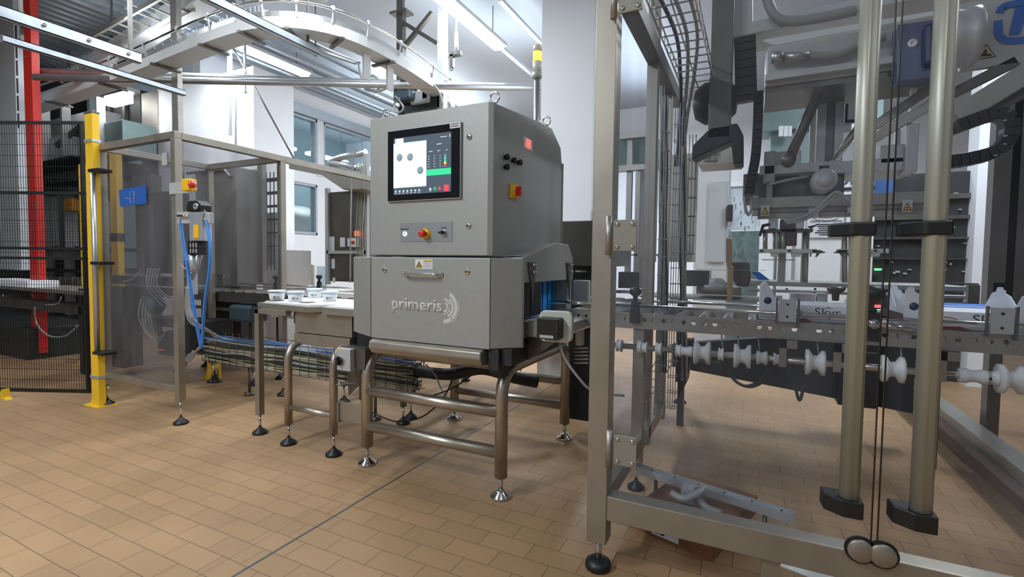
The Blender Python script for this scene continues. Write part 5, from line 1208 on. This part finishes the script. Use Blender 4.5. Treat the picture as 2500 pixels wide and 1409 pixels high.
# ceiling basket coming toward the camera, upper left of the cage
OB = thing('overhead_wire_basket', 'bright wire basket hanging overhead inside the cage, between side beam and dark post', 'cable tray', (-.3,3,2.4))
q = MB(); z = 2.42
xa, xb = PY(3.2,1658,200).x, PY(3.2,1738,200).x
for x in (xa, (xa+xb)/2, xb): q.tube([(x,2.1,z),(x,3.35,z)],.004,5)
for x in (xa, xb): q.tube([(x,2.1,z+.06),(x,3.35,z+.06)],.004,5)
for k in range(13): y = 2.15+.1*k; q.tube([(xa,y,z+.06),(xa,y,z),(xb,y,z),(xb,y,z+.06)],.004,5)
q.build('wire_basket', CHROME, OB)
for k in range(3): MB().tube(smooth_path([(xa+.04+.06*k,2.1,z+.02),(xa+.06+.05*k,2.6,z+.03),(xa+.02+.04*k,3.1,z+.01),(xa+.0+.02*k,3.3,z-.2),(xa-.02+.02*k,3.28,z-.5)]),.010,7).build('cable', [DARK,GREYP,CABG][k], OB)
MB().lathe([(0,0),(.09,.02),(.13,.08),(.13,.2),(.08,.26),(0,.27)],PY(3.4,1690,258),(1,0,0),20).build('coiled_cable', DARK, OB)
# ================================================================== packing robot behind the doors
PR = thing('packing_robot', 'grey gantry packing robot with motors, gripper bars and blue logo plate inside the cage', 'machine', (.6,3.6,0))
Yg = 3.3
MB().box((PY(3.2,1735,100).x,3.2,PY(3.2,1760,335).z),(PY(3.2,1790,100).x,3.28,3.0)).build('dark_upright', STEELD, PR, bevel=.004)
MB().ypoly(3.2,[(1690,355),(1735,310),(1800,300),(1815,330),(1815,400),(1790,400),(1785,345),(1690,390)],.15).build('dark_shroud', DARK, PR, bevel=.01)
# main upper gantry beam (light coated), slightly above view
MB().ypoly(Yg,[(1790,-60),(1838,-60),(1838,52),(2560,-110),(2560,-70),(1790,92)],.3).build('upper_beam', LIGHTG, PR, bevel=.006)
MB().tube(smooth_path([PY(Yg-.03,1870,-10),PY(Yg-.03,1890,35),PY(Yg-.03,1930,52),PY(Yg-.03,2010,42),PY(Yg-.03,2090,25)]),.028,12).build('flexible_conduit', GREYP, PR)
GB = MB().ypoly(3.15,[(1870,128),(1880,112),(2195,68),(2195,168),(1870,212)],.35).build('horizontal_arm', LIGHTG, PR, bevel=.01)
MB().ypoly(3.10,[(1868,182),(2195,135),(2195,150),(1868,197)],.05).build('arm_ledge', LIGHTG, GB)
MB().ypoly(3.16,[(1868,206),(2300,152),(2300,172),(1868,228)],.4).build('arm_underside', STEELD, GB)
MB().ypoly(3.3,[(1860,100),(1868,96),(2290,25),(2290,35),(1890,110)],.02).build('white_edge_strip', WHITEP, GB)
MB().cyl(PY(3.10,1884,142),PY(3.10,1912,139),.033,16).cyl(PY(3.10,1912,140),PY(3.10,1975,136),.026,16).build('cable_connector', ALU, GB)
MB().tube(smooth_path([PY(3.1,1975,136),PY(3.1,2020,136),PY(3.1,2060,128),PY(3.1,2110,105),PY(3.1,2160,90)]),.022,12).build('arm_conduit', GREYP, GB)
BP_ = MB().ypoly(3.05,[(2190,60),(2300,45),(2300,185),(2190,200)],.12).build('blue_mounting_block', mat('slate_blue_paint', srgb(84,98,130), .4), PR, bevel=.006)
c = PY(3.05,2228,106); MB().lathe([(0,0),(.020,0),(.020,.006),(.008,.008),(.008,.002),(0,.002)],(c.x,3.05,c.z),(0,-1,0),20).build('round_bolt', WHITEP, BP_)
c = PY(2.95,2262,100); MB().ypoly(3.0,[(2258,55),(2300,50),(2300,150),(2258,160)],.3).build('blue_motor_body', BLUED, PR, bevel=.02)
m0, m1 = PY(3.0,2325,92), PY(3.0,2408,78)
MB().lathe([(0,0),(.09,0),(.125,.015),(.13,.05),(.125,.085),(.135,.09),(.135,.125),(.12,.135),(0,.135)],(PY(3.05,2300,90).x,3.07,PY(3.05,2340,92).z),(1,0,0),36).build('round_gear_housing', PAINTG, PR)
LP = MB().ypoly(3.18,[(2345,10),(2560,-30),(2560,145),(2345,172)],.04).build('logo_plate', LIGHTG, PR, bevel=.003)
# blue logo: open rounded bracket around a slanted bar, as on the plate
q = MB(); Yl = 3.177
def L2(x, y): return PY(Yl,x,y)
q.tube([], .01) if False else None
pl = smooth_path([L2(2440,32),L2(2448,18),L2(2466,11),L2(2510,4)],5)
for A1,B1 in zip(pl,pl[1:]): q.bar(A1,B1,.006,.030,up=(0,0,1) )
for seg in ([L2(2441,24),L2(2458,13),L2(2520,3)],[L2(2437,50),L2(2437,84),L2(2448,98),L2(2470,101),L2(2530,94)]):
    s_ = fillet(seg, .03, 5); pts2 = [(p.x,p.z) for p in s_]
    wv = .016
    out_, in_ = [], []
    for i, p in enumerate(pts2):
        a_ = pts2[max(i-1,0)]; b_ = pts2[min(i+1,len(pts2)-1)]; dx, dz = b_[0]-a_[0], b_[1]-a_[1]; l_ = math.hypot(dx,dz); out_.append((p[0]-dz/l_*wv,p[1]+dx/l_*wv)); in_.append((p[0]+dz/l_*wv,p[1]-dx/l_*wv))
    for i in range(len(pts2)-1): q.prism([out_[i],out_[i+1],in_[i+1],in_[i]],'y',Yl-.002,Yl)
q.ypoly(Yl-.002,[(2482,5),(2520,0),(2490,84),(2463,86)],.002)
q.build('blue_logo', BLUE, LP)
wt = MB().ypoly(Yl-.002,[(2378,146),(2408,107),(2432,138)],.002).build('triangle_border', BLACKPR, LP)
MB().ypoly(Yl-.004,[(2383,144),(2408,111),(2428,137)],.002).build('hand_warning_triangle', mat('faded_yellow', srgb(214,202,140), .5), wt)
MB().ypoly(Yl-.005,[(2391,139),(2400,128),(2406,119),(2411,122),(2408,130),(2420,132),(2422,137),(2408,137)],.001).build('crush_symbol', BLACKPR, wt)
# slanted arms
for nm, p, q2, r_, m_, Y in (('slanted_arm',(1998,228),(1925,392),.026,STEELD,3.1),('slanted_strut',(2110,290),(2030,400),.02,STEEL,3.4),):
    MB().tube([PY(Y,*p),PY(Y,*q2)],r_,14).lathe([(0,-.03),(.035,-.03),(.035,.03),(0,.03)],PY(Y,*q2),(0,1,0),14).build(nm, m_, PR)
for (a_, b_, w_, h_, Y, m_) in (((2330,288),(2520,170),.05,.09,2.95,STEEL),((2320,232),(2480,150),.04,.05,3.2,STEELD),((2120,318),(2290,205),.03,.05,3.3,STEEL),((2130,340),(2320,228),.03,.05,3.25,STEEL),((2320,320),(2520,215),.03,.05,3.0,STEELD)):
    MB().bar(PY(Y,*a_),PY(Y,*b_),w_,h_).build('diagonal_beam', m_, PR, bevel=.003)
# vertical linear guides
for (xa_, xb_, ya, yb_, Y, m_) in ((1998,2014,215,402,3.5,PAINTG),(2020,2034,230,402,3.5,STEELD),(2040,2056,215,402,3.5,PAINTG),(1980,1996,260,400,3.6,STEEL),(2205,2209,290,390,3.4,WHITEP),(2190,2194,300,390,3.4,WHITEP),(2226,2231,215,380,3.4,WHITEP)):
    MB().yb(Y,(xa_,ya),(xb_,yb_),.05).build('vertical_guide', m_, PR)
MB().yb(3.3,(1880,372),(1955,412),.3).yb(3.25,(1855,405),(2010,418),.35).yb(3.3,(1950,400),(2240,412),.35).build('carriage_plate', LIGHTG, PR, bevel=.004)
MB().yb(3.3,(2150,355),(2235,395),.2).yb(3.25,(2215,300),(2240,420),.15).build('carriage_block', PAINTG, PR, bevel=.006)
MB().yb(3.35,(1815,425),(2060,480),.3).build('dark_drive_beam', STEELD, PR, bevel=.006)
MB().yb(3.25,(1866,370),(1892,445),.08).yb(3.28,(1872,445),(1886,485),.05).build('air_cylinder', PAINTG, PR, bevel=.006)
c = PY(3.2,2012,440); MB().lathe([(0,0),(.065,0),(.065,.10),(.05,.12),(0,.12)],(c.x,3.3,c.z),(0,-1,0),28).build('round_motor', PAINTG, PR)
MB().lathe([(0,0),(.035,0),(.035,.012),(0,.014)],(c.x,3.18,c.z),(0,-1,0),24).build('motor_cap', LIGHTG, PR)
MB().yb(3.25,(2000,405),(2024,425),.02).build('motor_sticker', DARK, PR)
MB().yb(3.25,(1840,484),(2280,494),.05).yb(3.28,(1850,500),(2290,505),.03).yb(3.3,(1850,512),(2270,524),.05).build('cross_rail', STEEL, PR)
MB().yb(3.27,(1838,478),(1850,525),.08).yb(3.27,(1975,498),(2000,530),.08).yb(3.27,(2070,480),(2095,520),.08).build('rail_clamp', PAINTG, PR, bevel=.003)
q = MB().tube(smooth_path([PY(3.2,1818,480),PY(3.2,1820,510),PY(3.2,1828,524),PY(3.2,1836,505),PY(3.2,1834,480)]),.008,8)
q.tube(smooth_path([PY(3.15,1915,540),PY(3.15,1960,530),PY(3.15,2000,505),PY(3.15,2040,470),PY(3.15,2070,490),PY(3.15,2110,520)]),.010,8).tube(smooth_path([PY(3.15,1920,545),PY(3.15,1965,536),PY(3.15,2006,508),PY(3.15,2042,476)]),.008,8)
q.tube(smooth_path([PY(3.2,1880,450),PY(3.2,1930,438),PY(3.2,1975,430)]),.007,8)
q.build('pneumatic_hose', GREYP, PR)
# warning stickers
for (xa_, ya, xb_, yb_) in ((1858,501,1878,526),(2204,489,2227,516)):
    s_ = MB().yb(3.22,(xa_,ya),(xb_,yb_),.01).build('warning_sticker', PAINTG, PR)
    w2 = (xb_-xa_)
    MB().ypoly(3.217,[(xa_+1,yb_-3),(xb_-1,yb_-3),((xa_+xb_)/2,ya+5)],.002).build('triangle_border', BLACKPR, s_)
    MB().ypoly(3.215,[(xa_+4,yb_-5),(xb_-4,yb_-5),((xa_+xb_)/2,ya+9)],.002).build('yellow_triangle', YELP, s_)
    MB().ypoly(3.213,[(xa_+8,yb_-8),(xb_-7,yb_-8),(xb_-8,yb_-10),(xa_+10,yb_-11)],.002).build('hand_symbol', BLACKPR, s_)
# gripper head
Yr_ = 3.3
MB().yb(Yr_,(1862,560),(1985,566),.12).build('gripper_plate', STEELD, PR)
q = MB()
for x in (1886,1953): q.yb(Yr_-.02,(x-9,532),(x+10,558),.08)
q.build('gripper_mount', LIGHTG, PR, bevel=.006)
MB().yb(Yr_,(1905,535),(1945,600),.06).build('valve_cluster', mat('brown_grey_valves', srgb(92,72,66), .5), PR, bevel=.006)
for (x, Y) in ((1868,3.3),(1890,3.32),(1901,3.32),(1912,3.3),(1966,3.35),(2062,3.3),(2078,3.3)):
    w_ = .012 if x in (1890,1901) else .022
    a_, b_ = PY(Y,x,566), PY(Y,x,612 if x < 1960 else 690); MB().cyl(a_,b_,w_*.6,10).build('guide_rod', STEEL, PR)
MB().yb(3.35,(1903,566),(1916,690),.06).yb(3.38,(1960,560),(1972,690),.06).build('vertical_rail', STEEL, PR)
for (xa_, xb_) in ((1852,1995),(2045,2170)):
    MB().yb(Yr_-.02,(xa_,608),(xb_,618),.05).ypoly(Yr_-.015,[(xa_+28,618),(xa_+50,618),(xa_+48,627),(xa_+32,627)],.03).ypoly(Yr_-.015,[(xa_+78,618),(xa_+105,618),(xa_+102,627),(xa_+82,627)],.03).build('gripper_bar', BEIGE, PR, bevel=.003)
q = MB()
for x in (1856,1924,1984,2062,2135): q.yb(Yr_-.03,(x,610),(x+6,614),.02)
q.build('bar_slot', BLACKPR, PR)
for (x, s) in ((1992,1),(2060,-1)):
    MB().ypoly(Yr_-.02,[(x-8*s,612),(x+10*s,610),(x+26*s,617),(x+10*s,619),(x+2*s,628),(x-1*s,628),(x+2*s,618),(x-8*s,618)],.02).ypoly(Yr_-.02,[(x-14*s,618),(x-10*s,618),(x-12*s,627),(x-14*s,627)],.02).build('gripper_finger', STEELD, PR)
MB().ypoly(Yr_-.03,[(1852,575),(1860,548),(1880,544),(1880,550),(1866,554),(1858,577)],.03).ypoly(Yr_-.03,[(1972,553),(1995,548),(1995,551),(1980,558)],.03).build('dark_clip', BLACK, PR)
# energy chains
EC = thing('energy_chain', 'black cable chain bent in a big loop at the right edge inside the cage', 'cable chain', PY(2.9,2420,330))
def chain(pts, w, h, par, seg=.032):
    pts = smooth_path(pts, 8); acc = 0; last = pts[0]; q = MB()
    for a_, b_ in zip(pts, pts[1:]):
        acc += (b_-a_).length
        if acc >= seg: 
            q.bar(last, last+(b_-last)*.94, w, h, up=(0,1,0)); last = b_; acc = 0
    return q.build('chain_links', BLACK, par, bevel=.003)
chain([PY(2.9,2300,398),PY(2.9,2370,388),PY(2.9,2430,370),PY(2.9,2462,335),PY(2.9,2462,295),PY(2.9,2430,278),PY(2.9,2390,290),PY(2.9,2330,312)], .055, .07, EC, .028)
q = MB()
for (x, y) in ((2450,292),(2452,330),(2450,350),(2427,378)): q.yb(2.85,(x,y),(x+8,y+3),.01)
q.build('chain_pin', CHROME, EC)
E2 = thing('energy_chain', 'dark vertical cable chain hanging beside the robot carriage, behind the left door', 'cable chain', PY(3.15,1840,350))
chain([PY(3.15,1852,225),PY(3.15,1850,300),PY(3.15,1845,380),PY(3.15,1836,430),PY(3.15,1828,485)], .05, .06, E2, .026)
E3 = thing('energy_chain', 'upper vertical cable chain under the gantry beam, next to the dark upright', 'cable chain', PY(3.35,1820,150))
chain([PY(3.35,1818,95),PY(3.35,1820,170),PY(3.35,1822,250)], .12, .06, E3)
# flat rear conveyor bed & stands behind
CBd = thing('infeed_table', 'long stainless infeed table behind the cartons, with brown knob on its edge', 'table', (.5,3.9,0))
MB().yb(3.7,(1830,686),(2360,712),.5).yb(3.65,(1830,712),(2360,722),.05).build('table_body', STEEL, CBd, bevel=.004)
q = MB()
for x in (1921,1990,2062): c = PY(3.7,x,706); q.disc(c,.008,(0,-1,0),.004,8)
q.build('table_hole', BLACKPR, CBd)
q = MB(); p_ = PY(3.5,2040,722); q.lathe([(0,0),(.018,0),(.02,.04),(.045,.06),(.048,.075),(.03,.085),(0,.085)],(p_.x,3.5,p_.z-.03)); q.build('brown_knob', mat('brown_bakelite', srgb(62,42,36), .4), CBd)
MB().yb(3.55,(1895,722),(1910,735),.05).yb(3.55,(1930,716),(1990,738),.1).yb(3.55,(1996,716),(2020,738),.1).build('sensor_bracket', PAINTG, CBd)
for x in (PY(4,2262,1050).x,1.6): MB().box((x,4.0,0.0),(x+.06,4.06,1.1)).build('table_leg', STEELD, CBd)
# lidded container unit left of the infeed table
LU = thing('filling_unit', 'grey stainless filling unit with round lid and glassy dome behind the left cage door', 'machine', (-.4,3.9,0))
MB().yb(3.75,(1700,700),(1810,722),.4).yb(3.7,(1560,722),(1860,738),.5).build('unit_deck', STEEL, LU, bevel=.005)
c = PY(3.8,1745,690); MB().lathe([(0,-.06),(.11,-.06),(.12,-.02),(.08,.0),(.05,.03),(0,.035)],c).build('round_lid', PAINTG, LU)
MB().ypoly(3.75,[(1775,640),(1830,640),(1833,680),(1828,700),(1800,700),(1782,672)],.15).build('dark_hopper', STEELD, LU, bevel=.01)
MB().yb(3.6,(1777,650),(1787,735),.06).ypoly(3.6,[(1772,580),(1787,584),(1788,640),(1784,655),(1775,655),(1772,640)],.05).build('tan_lever', BROWNB, LU, bevel=.006)
MB().yb(3.65,(1860,633),(1940,636),.02).yb(3.7,(1700,658),(1870,660),.02).cyl(PY(3.6,1500,712),PY(3.6,1560,713),.012,8).build('thin_rod', CHROME, LU)
MB().ypoly(3.75,[(1834,663),(1855,665),(1880,684),(1852,684)],.1).build('blue_belt', BLUE, LU)
MB().yb(3.7,(1660,660),(1730,700),.2).yb(3.7,(1510,664),(1560,705),.2).build('sheet_cover', STEELD, LU)
for x in (-.85,PY(4.1,1655,900).x): MB().box((x,4.1,0),(x+.05,4.15,1.0)).build('unit_leg', STEELD, LU)
# ---- background beyond the cage
BG = thing('electrical_cabinet', 'pale grey electrical cabinet standing beyond the left cage door', 'cabinet', PY(5.2,1735,700))
a, b = PY(7.3,1700,395), PY(7.3,1772,700)
MB().box((a.x,7.3,0),(b.x,7.8,a.z)).box((a.x-.02,7.28,a.z),(b.x+.02,7.8,a.z+.02)).build('cabinet_body', LIGHTG, BG, bevel=.01)
MB().yb(7.27,(1732,445),(1768,640),.03).build('cabinet_door', PAINTG, BG)
MB().yb(7.2,(1776,500),(1788,540),.1).build('side_box', DARK, BG)
W3 = thing('white_machine_cover', 'white sheet machine cover with printed notice beyond the gripper', 'cover', PY(4.8,2010,600))
a, b = PY(7.0,1905,522), PY(7.0,2128,690)
MB().box((a.x,7.0,0),(b.x,7.5,a.z)).build('cover_panel', WHITEP, W3, bevel=.006)
q = MB()
for x in (1938,2058,1915): q.yb(6.99,(x,530),(x+1.6,688),.01)
q.build('panel_joint', GREYPRINT, W3)
nt_ = MB().yb(6.98,(1972,505),(2058,580),.008).build('printed_notice', WHITEC, W3)
q = MB()
for k, (xa_, xb_) in enumerate(((1992,2052),(1996,2046),(2000,2040),(1995,2040),(1990,2052),(2000,2046))): q.yb(6.975,(xa_,547+5*k),(xb_,548.4+5*k),.003)
q.build('notice_lines', BLACKPR, nt_)
a = PY(6.975,1978,545); b = PY(6.975,2056,541); text('Cleaning Method Machines','notice_heading', BLACKPR, nt_, (a.x,6.975,a.z),(1,0,0),(0,0,1),height=.04,width=b.x-a.x,depth=.001)
c = PY(6.975,2017,530); q = MB(); q.tube([(c.x+.13*math.cos(t*PI/10),6.975,c.z+.04*math.sin(t*PI/10)) for t in range(20)],.004,5,closed=True).box((c.x-.07,6.973,c.z-.008),(c.x+.07,6.977,c.z+.012)); q.build('notice_emblem', GREYPRINT, nt_)
BN = thing('company_banner', 'white and blue banner with mirrored dark letters beyond the cage', 'banner', PY(4.9,2080,445))
MB().yb(7.1,(1990,424),(2137,475),.03).yb(7.1,(2004,475),(2008,530),.03).build('banner_sheet', WHITEC, BN)
MB().yb(7.09,(2137,418),(2180,475),.03).build('blue_banner_part', mat('banner_blue', srgb(50,84,140), .5), BN)
a, b = PY(7.085,2034,458), PY(7.085,2136,430); text('epko','banner_lettering', BLACKPR, BN, (a.x,7.085,a.z-.02),(1,0,0),(0,0,1),height=.22,width=b.x-a.x,flip=True)
MB().yb(7.087,(2034,459),(2137,462),.004).build('banner_rule', BLACKPR, BN)
DKM = thing('dark_shelf_machine', 'dark machine full of shelves and small parts beyond the second bar handle', 'machine', PY(5.3,2300,600))
a, b = PY(7.2,2130,430), PY(7.2,2375,690)
MB().box((a.x,7.2,0),(b.x,7.8,a.z)).build('machine_body', DARK, DKM)
rn2 = random.Random(5); q = MB()
for k in range(34):
    x, y = rn2.uniform(2140,2365), rn2.uniform(440,675); q.yb(7.17,(x,y),(x+rn2.uniform(4,14),y+rn2.uniform(1.5,5)),.04)
q.build('small_shelf_parts', PAINTG, DKM)
q = MB()
for y in (480,530,580,630): q.yb(7.14,(2130,y),(2372,y+3),.05)
q.build('shelf_edge', STEELD, DKM)
gl = PY(7.1,2144,658); MB().box((gl.x-.03,7.10,gl.z-.012),(gl.x+.03,7.14,gl.z+.012)).build('green_indicator', emi('green_led', srgb(90,255,120), 3), DKM)
WPc = thing('white_pillar', 'white fluted pillar between dark machines at the right edge of the photo', 'pillar', PY(5.6,2395,600))
a, b = PY(7.0,2377,600), PY(7.0,2440,600)
MB().box((a.x,7.0,0),(a.x+.2,7.3,4.9)).box((a.x+.2,7.04,0),(a.x+.24,7.3,4.9)).box((a.x+.24,7.0,0),(b.x,7.3,4.9)).build('pillar_body', WALLM, WPc)
DG = thing('dark_door_frame', 'tall dark steel frame with glazed shelf unit at the far right edge of the photo', 'frame', PY(4.6,2460,600))
MB().yb(4.5,(2437,230),(2470,760),.1).yb(4.5,(2488,100),(2500,760),.1).box((PY(4.5,2437,500).x,4.5,0),(PY(4.5,2470,500).x,4.6,1.2)).build('frame_post', STEELD, DG)
MB().yb(5.0,(2470,240),(2560,760),.3).build('shelf_back', DARK, DG)
q = MB()
for k in range(16): x, y = rn2.uniform(2472,2495), rn2.uniform(520,680); q.yb(4.97,(x,y),(x+8,y+4),.03)
q.build('shelf_items', PAINTG, DG)
MB().yb(4.4,(2300,690),(2390,696),.05).yb(4.4,(2365,696),(2388,800),.05).yb(4.4,(2300,737),(2390,750),.05).build('low_frame', STEELD, DG)
# rear windows and shapes seen at left inside the cage
GW = thing('glazed_partition', 'greenish glazed partition beyond the left cage post, with pale glass and grey machine shapes', 'partition', PY(5.4,1540,500))
MB().yb(5.5,(1505,340),(1600,395),.3).build('green_machine', mat('pale_green_paint', srgb(120,150,140), .5), GW)
MB().yb(5.3,(1505,325),(1600,331),.1).yb(5.3,(1505,405),(1605,411),.1).yb(5.35,(1532,330),(1536,700),.06).yb(5.35,(1552,420),(1556,700),.06).build('partition_bar', STEEL, GW)
MB().yb(5.35,(1505,620),(1660,625),.1).build('partition_rail', CHROME, GW)
MB().yb(5.6,(1558,400),(1576,700),.2).build('grey_panel', PAINTG, GW)
MB().yb(5.0,(1588,380),(1600,640),.04).yb(5.0,(1614,380),(1690,640),.3).build('machine_panel', STEEL, GW)
WN = thing('window_unit', 'bright glazed opening with machinery behind, left of the gripper head', 'window', PY(6.6,1810,500))
MB().yb(8.6,(1775,455),(1850,560),.1).build('bright_glass', mat('pale_lit_glass', srgb(205,212,218), .3), WN)
a, b = PY(8.4,1775,565), PY(8.4,1852,640)
MB().box((a.x,8.4,0),(b.x,8.7,a.z)).build('teal_machine', TEAL, WN)
rn3 = random.Random(9); q = MB()
for k in range(30): x, y = rn3.uniform(1778,1845), rn3.uniform(480,640); q.yb(8.3,(x,y),(x+rn3.uniform(2,5),y+rn3.uniform(4,14)),.05)
q.build('small_fittings', STEEL, WN)
MB().yb(8.55,(1770,450),(1775,565),.1).yb(8.55,(1850,450),(1855,565),.1).yb(8.55,(1770,446),(1855,452),.1).build('window_surround', WHITEP, WN)
HP = thing('round_pipes', 'pair of pale vertical pipes with clamps beyond the left cage door', 'pipe', PY(5.0,1733,350))
for x in (1727,1743): MB().cyl(PY(5.0,x,330),PY(5.0,x,394),.035,14).build('pipe', PAINTG, HP)
MB().yb(4.95,(1716,372),(1752,376),.1).yb(5.0,(1706,355),(1810,395),.4).build('pipe_clamp', STEEL, HP)
gw = thing('high_grey_machine', 'large grey machine housing filling the background above the carriage, beyond the cage', 'machine', PY(6.0,1950,300))
MB().yb(8.0,(1850,235),(2110,300),.5).yb(8.0,(2060,250),(2160,295),.3).yb(8.1,(1880,300),(1990,440),.5).box((PY(8.1,1900,400).x,8.15,0),(PY(8.1,1980,400).x,8.6,2.4)).build('housing', TEAL, gw, bevel=.02)
MB().yb(7.9,(2072,245),(2110,288),.3).build('dark_duct', DARK, gw)
q = MB()
for (x0_,y0_,x1_,y1_) in ((1902,308,1912,332),(1914,308,1924,332),(1926,308,1933,332),(2080,302,2100,332),(2130,300,2145,330),(2070,330,2095,345)): q.yb(7.9,(x0_,y0_),(x1_,y1_),.05)
q.build('lit_gap_panel', WHITEP, gw)
